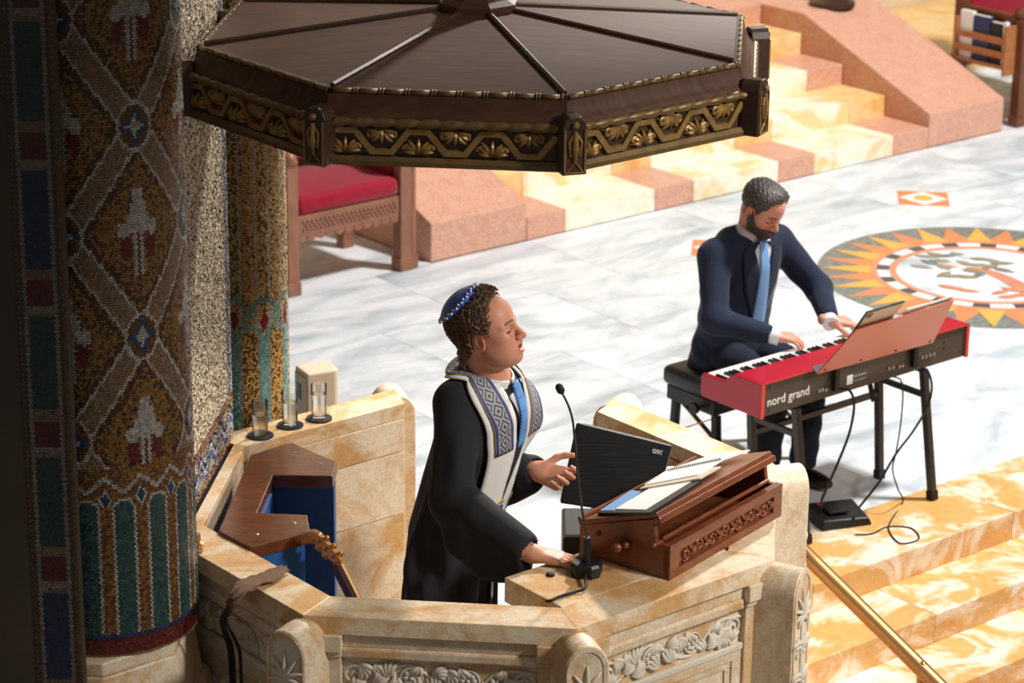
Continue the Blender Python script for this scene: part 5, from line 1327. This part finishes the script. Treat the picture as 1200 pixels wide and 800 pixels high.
def face_paint(c, H, o):
    x, y, z = H.T; ay_ = np.abs(y); g = lambda cx, cy, cz, r: np.exp(-(((x-cx)**2+(ay_-cy)**2+(z-cz)**2)/r**2))
    f = (x > .03)
    mixc(c, .45*g(.075, .035, -.035, .022), (204, 112, 92)); mixc(c, .4*g(.115, 0, -.034, .016), (200, 108, 88)); mixc(c, .4*g(-.0, .082, -.012, .025), (200, 104, 84))
    if o.get('mouth'):
        lip = (np.abs(np.sqrt((y/.021)**2+((z+.069)/.0155)**2)-.95) < .28) & (x > .083); mixc(c, lip*.75, (176, 92, 90))
        ins = (np.sqrt((y/.017)**2+((z+.069)/.0085)**2) < 1.0) & (x > .06) & (x < .101); mixc(c, ins*1.0, (58, 20, 20))
    else:
        lip = (np.abs(y) < .022) & (np.abs(z+.066) < .0075) & (x > .083); mixc(c, lip*.6, (170, 96, 90))
    brow = (np.abs(z-.0195-.004*np.cos((ay_-.03)*60)) < .0045) & (ay_ > .013) & (ay_ < .051) & (x > .05); mixc(c, brow*.8, o['brow'])
    lash = (np.abs(z+.0075+((ay_-.032)**2)*-8) < .0036) & (np.abs(ay_-.032) < .0175) & (x > .068); mixc(c, lash*.85, (60, 36, 30))
    lid = (np.abs(z-.006) < .0016) & (np.abs(ay_-.032) < .014) & (x > .066); mixc(c, lid*.45, (120, 70, 58))
    nost = (np.sqrt(((ay_-.0075)/.004)**2+((z+.0455)/.003)**2) < 1) & (x > .095); mixc(c, nost*.8, (80, 36, 30))
# ------------------------------------------------------------------ the man in the black robe
AZC = -24.0
cn = Person('person', (-.195, 7.95, .17), AZC, 'man in black robe, blue skullcap and white prayer shawl singing in the pulpit')
w2 = lambda *p: cn.loc(p)
hc = cn.loc(ony(570, 386, 7.86)); hR = rot(math.radians(10), math.radians(14), math.radians(2))
shR, shL = cn.loc(ony(533, 470, 7.80)), cn.loc(ony(609, 474, 8.06))
sm_ = (shR+shL)/2; ZS = sm_[2]; SX, SY = sm_[0], sm_[1]
wr = cn.loc(onz(622, 648, LZ+.030)); tip = cn.loc(onz(677, 659, LZ+.008))
wl = cn.loc(ony(630, 552, 7.93))
elR, elL = ik(shR, wr, .315, .30, V(-.9, -.4, -.6)), ik(shL, wl, .30, .27, V(-.6, .25, -.7))
hdR = basis(tip-wr, V(0, 0, 1))
HR_S = hand_segs([(.12, .10, .08), (.10, .10, .08), (.10, .10, .08), (.14, .12, .10)], (.12, .03, -.05, -.13), ((.75, .62, -.12), (.9, .35, -.08), (.97, .2, -.05)), 1)
# open left hand: palm up and towards us, thumb out to the right, fingers curling below
hdL = basis(w2(*ony(664, 563, 7.87))-wl, -unit(w2(0, 0, 0)*0+cn.Mi[:3, :3] @ V(-.15, -.75, .55)))
HL_S = hand_segs([(.35, .85, .6), (.5, .95, .6), (.65, 1.0, .6), (.8, 1.0, .6)], (.10, .02, -.05, -.12), ((.55, .85, .05), (.85, .52, .05), (.97, .25, .05)), -1)
opts = dict(mouth=1, full=1, brow=(92, 60, 44))
HZ_ = hc[2]
xs = axis_((-.30, -.02, .008), (-.02, .30, .0036), (.30, .50, .0042), (.50, .80, .0036)); ys = axis_((-.36, -.125, .0042), (-.125, .11, .0036), (.11, .36, .0042)); zs = axis_((0, .92, .014), (.92, HZ_-.19, .0042), (HZ_-.19, HZ_+.16, .0034))
Fd = Field(xs, ys, zs)
for s in (-1, 1):
    Fd.chain([V(.0, s*.08, .90), V(.01, s*.09, .50), V(-.01, s*.10, .10)], [.07, .055, .045]); Fd.cap(V(-.03, s*.10, .045), V(.14, s*.12, .035), .045, .035)
Fd.chain([V(-.01, 0, .92), V(.02, 0, 1.10), V(SX-.01, SY, ZS-.08)], [.09, .085, .085], .06); Fd.cap(shR+V(0, .03, -.01), shL-V(0, .03, .01), .05, .05, .06)
Fd.chain([V(SX, SY, ZS), V(SX+.012, SY-.02, ZS+.085), hc+hR @ V(-.034, 0, -.045)], [.075, .064, .064], .03)
for sh, el, wrr in ((shR, elR, wr), (shL, elL, wl)): Fd.chain([sh, el, wrr], [.045, .04, .028], .03)
put_local(Fd, lambda X, Y, Z: head_d(X, Y, Z, opts), hc, hR, .17, .012)
put_local(Fd, lambda X, Y, Z: hand_eval(X, Y, Z, HR_S), wr, hdR, .22, .012)
put_local(Fd, lambda X, Y, Z: hand_eval(X, Y, Z, HL_S), wl, hdL, .22, .012)
Vb, Fb = Fd.mesh(1)
cols = np.zeros((len(Vb), 4)); cols[:, :3] = np.array(srgb(214, 152, 124))[:3]; cols[:, 3] = 1
Hl = (Vb-hc) @ hR; hm = np.linalg.norm(Hl, axis=1) < .17; cc_ = cols[hm]; face_paint(cc_, Hl[hm], opts)
x, y, z = Hl[hm].T; sh_ = ((z < -.045) & (x > -.03)); mixc(cc_, sh_*.12, (150, 110, 100)); cols[hm] = cc_
body = cn.part('body', Vb, Fb, 'skin', cols)
def hair_c(X, Y, Z, b):
    b = np.minimum(b, cap(X, Y, Z, (-.034, 0, -.045), (-.050, 0, -.15), .058, .058))
    cu = hair_extra(X, Y, Z, .0045)
    th = .014+.007*np.clip((Z-.02)/.06, 0, 1)
    front = X-(.050+.10*(Z-.08)-.20*np.abs(Y))
    reg = np.where(Z > .045, front, X-.022)
    reg = np.where((Z <= .045) & (Z > -.005), X-(.020+.028*np.clip(Z/.045, 0, 1)), reg)
    reg = np.where(Z <= -.005, np.maximum(X+.026+.9*np.clip(-Z-.035, 0, .06), -(Z+.108)), reg)
    ear = -(np.sqrt(((X+.003)/.030)**2+((Z+.016)/.040)**2)-1)*.02
    reg = np.maximum(reg, np.where(np.abs(Y) > .06, ear, -1)+0*Z)
    return smax(b-th-cu, reg, .010)
def hair_c_col(Vh):
    n = len(Vh); c = np.zeros((n, 4)); c[:, 3] = 1
    t = (np.sin(Vh[:, 0]*400)+np.sin(Vh[:, 1]*370)+np.sin(Vh[:, 2]*350))/3*.25+.5
    a, b = np.array(srgb(50, 36, 27))[:3], np.array(srgb(112, 84, 62))[:3]; c[:, :3] = a+(b-a)*np.clip(t, 0, 1)[:, None]
    tm = np.exp(-(((Vh[:, 0]-.015)/.02)**2+((Vh[:, 2]+.0)/.03)**2))*.5; c[:, :3] = c[:, :3]*(1-tm[:, None])+np.array(srgb(130, 114, 100))[:3]*tm[:, None]
    return c
hb, hax = head_parts(cn, hc, hR, hair_c, hair_c_col, opts)
KDIR = unit(V(-.62, 0, .78)); kpt = V(-.012, 0, .036)+KDIR*.097
m = MB(); rs = np.random.default_rng(3); cnt = 0; shade = []
while cnt < 520:
    d = rs.normal(size=3); d /= np.linalg.norm(d); p = V(-.012, 0, .038)+d*V(.111, .093, .103)
    if (abs(p[1]) > .06 and ((p[0]+.003)/.034)**2+((p[2]+.016)/.044)**2 < 1) or p[2] < -.055 or p[0] > .054+.1*(p[2]-.08)-.2*abs(p[1]) or (p[2] < .045 and p[0] > .028) or (p[2] < 0 and p[0] > -.04+.6*p[2]): continue
    if np.linalg.norm(p-kpt) < .082: continue
    t1 = unit(np.cross(d, rs.normal(size=3))); t2 = np.cross(d, t1); R_ = rs.uniform(.005, .010)
    pts = [p+t1*R_*math.cos(a)+t2*R_*math.sin(a)+d*(a*.0016) for a in np.linspace(0, 4.8, 8)]
    m.tube([hR @ q_+hc for q_ in pts], .0019, 4); cnt += 1; shade += [rs.uniform(.6, 1.5)]*32
me = m.mesh('curls'); at = me.color_attributes.new('Col', 'FLOAT_COLOR', 'POINT'); cv_ = np.zeros((len(me.vertices), 4)); cv_[:] = (*srgb(96, 70, 52)[:3], 1); cv_[:, :3] *= np.resize(np.array(shade), len(cv_))[:, None]; at.data.foreach_set('color', cv_.astype(np.float32).ravel())
lk = link('hair_curls', me, 'hair', cn.root, local=True); smooth(lk); lk['kind'] = 'stuff'
# skullcap: a shell of the head surface around the back of the crown
X, Y, Z = hax[0][:, None, None], hax[1][None, :, None], hax[2][None, None, :]
dist = np.sqrt((X-kpt[0])**2+(Y-kpt[1])**2+(Z-kpt[2])**2)
Dk = smax(smax(hb-.030, -(hb-.012), .003), dist-.080, .004).astype(np.float32)
Vk, Fk = surface_nets(Dk, *hax, 1); kcap = cn.part('skullcap', Vk @ hR.T+hc, Fk, 'kippah_blue')
e1 = unit(np.cross(KDIR, V(0, 1, 0))); e2 = np.cross(KDIR, e1); FH = Field(*hax); FH.D = hb
m = MB(); nz = 40
for i in range(nz):
    a = 2*math.pi*i/nz; r_ = .074 if i % 2 else .066
    p = kpt+(e1*math.cos(a)+e2*math.sin(a))*r_-KDIR*.022; p = FH.stick(p[None], .0315)[0]; m.ball(hR @ p+hc, .0045, 6, 4)
smooth(m.build('trim', 'white_cloth', kcap, local=True))
# ---- robe
xs = axis_((-.34, .56, .0072)); ys = axis_((-.44, .44, .0072)); zs = axis_((.0, .8, .014), (.8, ZS+.20, .0072))
Fr = Field(xs, ys, zs)
def robe_body(X, Y, Z):
    zz = Z-(ZS-1.385)*np.clip((Z-.9)/.4, 0, 1)
    cx = np.interp(zz, [0, .6, .95, 1.2, 1.36, 1.46], [-.012, -.01, .012, SX*.62, SX*.95, SX]); cy = np.interp(zz, [0, .9, 1.38], [0, 0, SY])
    rx = np.interp(zz, [0, .5, .9, 1.15, 1.28, 1.38, 1.45], [.150, .142, .130, .135, .134, .118, .095]); ry = np.interp(zz, [0, .5, .9, 1.15, 1.28, 1.38, 1.43, 1.48], [.25, .225, .195, .190, .190, .180, .150, .10])
    th = np.arctan2(Y-cy, X-cx); w = np.clip((1.32-zz)/.6, 0, 1)
    f = 1+(.06*np.sin(9*th+1.3*np.sin(3*Z))+.03*np.sin(17*th+2+Z))*w
    q_ = np.sqrt(((X-cx)/(rx*f))**2+((Y-cy)/(ry*f))**2); d = (q_-1)*np.minimum(rx, ry)
    return smax(smax(d, zz-1.475, .03), .02-Z, .02)
def shoulders(F):
    F.put(robe_body, V(-1, -1, -1), V(1, 1, 2), .02)
    F.cap(shR+V(0, .03, -.010), shL+V(0, -.03, -.010), .066, .066, .05); F.cap(V(SX-.025, SY-.07, ZS+.062), V(SX-.025, SY+.07, ZS+.062), .056, .056, .05); F.cap(V(SX-.05, SY-.02, ZS+.09), V(SX-.05, SY+.02, ZS+.09), .055, .055, .05)
shoulders(Fr)
Fs = Field(xs, ys, zs); shoulders(Fs)
for sh, el in ((shR, elR), (shL, elL)): Fs.cap(sh-V(0, 0, .008), sh+(el-sh)*.45-V(0, 0, .008), .068, .070, .04)
def sleeve(sh, el, w, cuff, drop):
    e2_ = el+(w-el)*.88; Fr.chain([sh-V(0, 0, .008), el, e2_], [.068, .067, cuff], .04)
    n_ = 10
    for i in range(n_):
        t = i/(n_-1); a = el+(e2_-el)*t; dp = drop*(.75+.25*math.sin(math.pi*t))*(1-.45*t)
        Fr.cap(a, a-V(0, 0, dp), .052-.010*t, .030, .03)
sleeve(shR, elR, wr, .052, .20); sleeve(shL, elL, wl, .052, .09)
Fr.cap(elR+(wr-elR)*.82, wr+(wr-elR)*.3, .042, .040, .008, 's'); Fr.cap(elL+(wl-elL)*.82, wl+(wl-elL)*.3, .040, .038, .008, 's')
for F in (Fr, Fs): F.cap(hc+V(-.04, 0, -.10), V(SX+.01, SY, ZS+.03), .072, .066, .012, 's')
X, Y, Z = Fr.a[0][:, None, None], Fr.a[1][None, :, None], Fr.a[2][None, None, :]
Fr.D += (.0095*np.sin(30*(X+.55*Z)+3*np.sin(7*Y)+2*np.sin(9*Z))*np.clip((ZS+.0-Z)*5, 0, 1)*np.clip((-Y-.08)*12, 0, 1)*np.clip((wr[0]-.14-X)*10, 0, 1)).astype(np.float32)
Fr.D += (.0045*np.sin(70*X+5*Z)*np.clip((ZS+.03-Z)*10, 0, 1)*np.clip((Z-ZS+.22)*8, 0, 1)*np.clip((-Y-.06)*12, 0, 1)).astype(np.float32)
Vr, Fq_ = Fr.mesh(1); robe = cn.part('robe', Vr, Fq_, 'black_cloth')
# shirt collar and tie
xc = axis_((SX-.13, SX+.15, .004)); yc = axis_((SY-.13, SY+.11, .004)); zc_ = axis_((ZS-.02, ZS+.20, .004)); Fc = Field(xc, yc, zc_)
n0, n1 = V(SX+.006, SY-.006, ZS+.045), V(SX+.022, SY-.022, ZS+.13)
Fc.cap(n0, n1, .084, .073, .01); Fc.cap(n0-V(0, 0, .03), n1+V(.004, -.004, .05), .071, .0645, .004, 's')
Xc, Yc, Zc = xc[:, None, None], yc[None, :, None], zc_[None, None, :]
Fc.D = smax(Fc.D, Zc-(ZS+.138-.42*(Xc-SX)), .004).astype(np.float32)
Fc.D = smax(Fc.D, -(np.abs(Yc-n1[1])-.006-(ZS+.10-Zc)*.4+(Xc < SX+.02)*1.0), .003).astype(np.float32)
Vc, Fc_ = Fc.mesh(1); cn.part('shirt_collar', Vc, Fc_, 'shirt_cloth')
q3 = lambda x, y, z: V(SX+x, SY+y, ZS+z)
ribbon(cn, Fs, 'shirt_cloth', [q3(.07, -.01, .07), q3(.12, 0, .02), q3(.13, 0, -.06)], .085, .002, .003, taper=[1.1, .7, .15], name='shirt_front')
ribbon(cn, Fs, 'dotted_tie', [q3(.09, -.012, .082), q3(.12, 0, .04), q3(.13, 0, -.05), q3(.13, 0, -.13)], .046, .008, .007, taper=[.75, .95, .9, 1.0], name='tie')
ribbon(cn, Fs, 'black_velvet', [q3(.15, 0, -.09), q3(.13, 0, -.2), q3(.1, 0, -.4), q3(.08, 0, -.7)], .075, .004, .003, name='robe_placket')
# prayer shawl
for s in (-1, 1):
    yo = .122 if s < 0 else .092
    pth = [q3(-.125, s*.015-.01, .150), q3(-.085, s*.078-.01, .150), q3(-.03, s*.115-.005, .125), q3(.04, s*.122, .075), q3(.13, s*yo, -.02), q3(.16, s*yo, -.16), q3(.14, s*(yo-.015), -.30), q3(.12, s*(yo-.03), -.40)]
    sh = ribbon(cn, Fs, 'white_cloth', pth, .125, .008, .006, across=8, name='prayer_shawl', taper=[.65, .75, .9, 1, 1, 1, 1, 1])
    bd = ribbon(cn, Fs, 'stole_band', pth[:5]+[q3(.16, s*yo, -.13)], .080, .016, .003, across=8, name='woven_band', taper=[.8, .9, 1, 1, 1, 1])
    for z0, w_, mt in ((-.325, .012, 'gold_ribbon'), (-.352, .024, 'blue_ribbon')):
        ribbon(cn, Fs, mt, [q3(.13, s*(yo-.082), z0), q3(.13, s*(yo-.02), z0-.003), q3(.13, s*(yo+.042), z0)], w_, .016, .002, across=3, name='shawl_stripe')
m = MB(); p = Fr.stick(q3(-.16, -.05, -.03)[None], .010)[0]; m.ball(p, .016, 10, 6, (1.2, 1, .8)); smooth(m.build('microphone_clip', 'rubber', cn.root, local=True))
for s in (-1, 1):
    m2 = MB(); m2.ball((.05, s*.11, .035), .06, 12, 8, (2.0, .8, .7)); smooth(m2.build('shoe', 'shoe_black', cn.root, local=True))
# ------------------------------------------------------------------ the pianist
AZP = -50.3
pw = kp(.60, .80, -.60)
pn = Person('person', (pw[0], pw[1], 0), AZP, 'bearded man in navy suit and light blue tie playing the red piano')
hc2 = V(.165, 0, 1.262); hR2 = rot(math.radians(6), math.radians(-30), 0)
pshR, pshL = V(.075, -.195, 1.06), V(.075, .195, 1.06)
pwr, ptr = pn.loc(onz(905, 393, .765)), pn.loc(onz(934, 405, .715)); pwl, ptl = pn.loc(onz(972, 375, .765)), pn.loc(onz(1003, 386, .715))
pelR, pelL = ik(pshR, pwr, .30, .26, V(-.3, -.75, -.35)), ik(pshL, pwl, .30, .26, V(-.3, .75, -.35))
PH_R = hand_segs([(.45, .45, .35), (.42, .5, .35), (.45, .5, .35), (.5, .5, .4)], (.14, .03, -.06, -.16), ((.75, .6, -.35), (.85, .4, -.35), (.9, .25, -.3)), 1, .025)
PH_L = hand_segs([(.42, .45, .35), (.42, .5, .35), (.45, .5, .35), (.5, .5, .4)], (.14, .03, -.06, -.16), ((.75, .6, -.35), (.85, .4, -.35), (.9, .25, -.3)), -1, .025)
hdR2, hdL2 = basis(ptr-pwr+V(0, 0, .03), V(.15, 0, 1)), basis(ptl-pwl+V(0, 0, .03), V(.15, 0, 1))
opts2 = dict(mouth=0, brow=(44, 34, 30))
xs = axis_((-.20, .02, .008), (.02, .34, .0042), (.34, .62, .0040)); ys = axis_((-.40, .40, .0045)); zs = axis_((0, .64, .012), (.64, .86, .0042), (.86, 1.10, .007), (1.10, 1.42, .0042))
Fd2 = Field(xs, ys, zs)
for s in (-1, 1):
    Fd2.chain([V(0, s*.09, .575), V(.40, s*.12, .50), V(.36, s*.12, .10)], [.08, .05, .036]); Fd2.cap(V(.33, s*.12, .045), V(.50, s*.13, .035), .04, .03)
Fd2.chain([V(0, 0, .60), V(.03, 0, .80), V(.06, 0, 1.0)], [.12, .11, .115], .06); Fd2.cap(pshR+V(0, .03, 0), pshL-V(0, .03, 0), .055, .055, .05)
Fd2.chain([V(.07, 0, 1.07), V(.10, 0, 1.14), hc2+hR2 @ V(-.035, 0, -.04)], [.065, .056, .056], .03)
for sh, el, wrr in ((pshR, pelR, pwr), (pshL, pelL, pwl)): Fd2.chain([sh, el, wrr], [.048, .04, .026], .03)
put_local(Fd2, lambda X, Y, Z: head_d(X, Y, Z, opts2), hc2, hR2, .17, .012)
put_local(Fd2, lambda X, Y, Z: hand_eval(X, Y, Z, PH_R), pwr, hdR2, .22, .012); put_local(Fd2, lambda X, Y, Z: hand_eval(X, Y, Z, PH_L), pwl, hdL2, .22, .012)
Vb, Fb = Fd2.mesh(1); cols = np.zeros((len(Vb), 4)); cols[:, :3] = np.array(srgb(214, 152, 128))[:3]; cols[:, 3] = 1
Hl = (Vb-hc2) @ hR2; hm = np.linalg.norm(Hl, axis=1) < .17; cc_ = cols[hm]; face_paint(cc_, Hl[hm], opts2); cols[hm] = cc_
pn.part('body', Vb, Fb, 'skin', cols)
def hair_p(X, Y, Z, b):
    cu = .0016*np.sin(X*210+3*np.sin(Y*120)+Z*90)+.0016*np.sin(Y*340+3*np.sin(X*140)+Z*200)+.001*np.sin(Z*420+X*380+Y*150)
    th = .006+.016*np.clip((Z-.02)/.07, 0, 1)*np.clip((X+.06)/.10, .35, 1)
    reg = np.where(Z > .05, X-(.074-.22*np.abs(Y)), X-(.030+.022*np.clip(Z/.05, 0, 1)))
    reg = np.where(Z <= .0, np.maximum(X-np.where(np.abs(Y) > .05, -.022, -.02), -(Z+.062)), reg)
    ear = -(np.sqrt(((X+.002)/.026)**2+((Z+.014)/.036)**2)-1)*.02
    reg = np.maximum(reg, np.where(np.abs(Y) > .06, ear, -1)+0*Z)
    return smax(b-th-cu, reg, .008)
def hair_p_col(Vh):
    n = len(Vh); c = np.zeros((n, 4)); c[:, 3] = 1; t = np.clip(RNG.normal(.16, .16, n)+.45*np.exp(-(((Vh[:, 0]-.03)/.035)**2+((Vh[:, 1]+.03)/.04)**2))*(Vh[:, 2] > .06), 0, 1); a, b = np.array(srgb(38, 33, 31))[:3], np.array(srgb(136, 128, 122))[:3]
    c[:, :3] = a+(b-a)*t[:, None]; return c
def beard_p(X, Y, Z, b):
    aY = np.abs(Y); cu = hair_extra(X, Y, Z, .0014)
    line = -.040-.25*np.clip(.05-X, -1, .06)*-1
    reg = Z-(np.where(X > .075, -.0485, -.045+.9*np.clip(.052-X, 0, .06)))
    reg = np.maximum(reg, -(X-.004)); 
    lip = -(np.sqrt((Y/.021)**2+((Z+.0665)/.0095)**2)-1)*.012; reg = np.maximum(reg, np.where(X > .07, lip, -1)+0*X)
    reg = np.maximum(reg, -(Z+.125))
    return smax(b-.0055-cu, reg, .005)
def beard_col(Vh):
    n = len(Vh); c = np.zeros((n, 4)); c[:, 3] = 1; a, b = np.array(srgb(42, 34, 30))[:3], np.array(srgb(92, 80, 74))[:3]; c[:, :3] = a+(b-a)*np.clip(RNG.random(n)*.6+((Vh[:, 0] < .03)*.3), 0, 1)[:, None]; return c
head_parts(pn, hc2, hR2, hair_p, hair_p_col, opts2, (beard_p, beard_col))
# jacket
xs = axis_((-.24, .50, .007)); ys = axis_((-.42, .42, .007)); zs = axis_((.46, 1.22, .007)); Fj = Field(xs, ys, zs)
def jacket_body(X, Y, Z):
    cx = np.interp(Z, [.45, .6, .85, 1.0, 1.1, 1.16], [-.005, .0, .035, .055, .072, .08]); rx = np.interp(Z, [.45, .56, .7, .9, 1.0, 1.08, 1.14], [.17, .158, .135, .138, .132, .105, .08]); ry = np.interp(Z, [.45, .56, .7, .9, 1.0, 1.08, 1.12, 1.16], [.215, .20, .18, .195, .21, .20, .155, .09])
    th = np.arctan2(Y, X-cx); f = 1+.012*np.sin(9*th+9*Z)
    q_ = np.sqrt(((X-cx)/(rx*f))**2+(Y/(ry*f))**2); return smax(smax((q_-1)*np.minimum(rx, ry), Z-1.135, .03), .49-Z, .015)
Fj.put(jacket_body, V(-1, -1, -1), V(1, 1, 2), .02); Fj.cap(pshR+V(0, .02, -.005), pshL+V(0, -.02, -.005), .070, .070, .045); Fj.cap(V(.04, -.07, 1.105), V(.04, .07, 1.105), .048, .048, .04)
for sh, el, w_ in ((pshR, pelR, pwr), (pshL, pelL, pwl)): Fj.chain([sh-V(0, 0, .008), el, el+(w_-el)*.90], [.074, .060, .045], .035); Fj.cap(el+(w_-el)*.8, w_+(w_-el)*.2, .036, .036, .006, 's')
Fj.cap(hc2+V(-.05, 0, -.06), V(.09, 0, 1.06), .066, .060, .012, 's')
for s in (-1, 1): Fj.cap(V(.06, s*.09, .54), V(.40, s*.12, .47), .085, .07, .02, 's')
X, Y, Z = Fj.a[0][:, None, None], Fj.a[1][None, :, None], Fj.a[2][None, None, :]
Fj.D += (.006*np.sin(48*(Z+.6*X)+4*np.sin(9*Y))*np.clip((np.abs(Y)-.12)*14, 0, 1)*np.clip((1.05-Z)*6, 0, 1)*np.clip((.20-X)*12, 0, 1)).astype(np.float32)
Vj, Fjq = Fj.mesh(1); pn.part('jacket', Vj, Fjq, 'navy_wool')
ribbon(pn, Fj, 'shirt_cloth', [V(.16, 0, 1.15), V(.2, 0, 1.06), V(.2, 0, .92), V(.2, 0, .72)], .135, .003, .003, across=8, taper=[.75, 1, .85, .22], name='shirt_front')
ribbon(pn, Fj, 'sky_tie', [V(.17, 0, 1.135), V(.2, 0, 1.06), V(.2, 0, .92), V(.2, 0, .70)], .062, .010, .006, across=6, taper=[.55, .8, 1.0, 1.2], name='tie')
for s in (-1, 1):
    ribbon(pn, Fj, 'navy_wool', [V(.075, s*.078, 1.118), V(.125, s*.080, 1.09), V(.19, s*.076, 1.01), V(.2, s*.060, .90), V(.2, s*.022, .74)], .075, .008, .006, across=6, taper=[.45, .75, 1.05, 1.0, .35], name='lapel')
for s_, el, w_ in ((-1, pelR, pwr), (1, pelL, pwl)):
    m = MB(); u_ = unit(w_-el); e_ = el+(w_-el)*.90; m.tube([e_-u_*.03, e_+u_*.057], .036, 16, True); smooth(m.build('shirt_cuff', 'shirt_cloth', pn.root, local=True), 50)
xc = axis_((-.02, .24, .004)); yc = axis_((-.11, .11, .004)); zc_ = axis_((1.03, 1.22, .004)); Fc = Field(xc, yc, zc_)
Fc.cap(V(.085, 0, 1.085), V(.114, 0, 1.165), .078, .067, .01); Fc.cap(V(.075, 0, 1.05), V(.125, 0, 1.20), .063, .057, .004, 's')
Xc, Yc, Zc = xc[:, None, None], yc[None, :, None], zc_[None, None, :]
Fc.D = smax(Fc.D, Zc-(1.178-.45*(Xc-.10)), .004).astype(np.float32); Vc, Fc_ = Fc.mesh(1); pn.part('shirt_collar', Vc, Fc_, 'shirt_cloth')
# trousers and shoes
xs = axis_((-.20, .52, .009)); ys = axis_((-.26, .26, .009)); zs = axis_((.05, .68, .009)); Ft = Field(xs, ys, zs)
Ft.cap(V(-.01, -.05, .60), V(-.01, .05, .60), .125, .125, .03)
for s in (-1, 1): Ft.chain([V(0, s*.085, .585), V(.40, s*.12, .505), V(.37, s*.12, .10)], [.098, .070, .062], .03)
X, Y, Z = Ft.a[0][:, None, None], Ft.a[1][None, :, None], Ft.a[2][None, None, :]; Ft.D = smax(Ft.D, .085-Z, .01).astype(np.float32)
Ft.D += (.003*np.sin(60*(Z-X*.5)+5*Y)).astype(np.float32)
Vt, Ftq = Ft.mesh(1); pn.part('trousers', Vt, Ftq, 'navy_dark')
for s in (-1, 1):
    m2 = MB(); m2.ball((.42, s*.125, .040), .055, 12, 8, (2.4, .85, .70)); smooth(m2.build('shoe', 'shoe_black', pn.root, local=True))
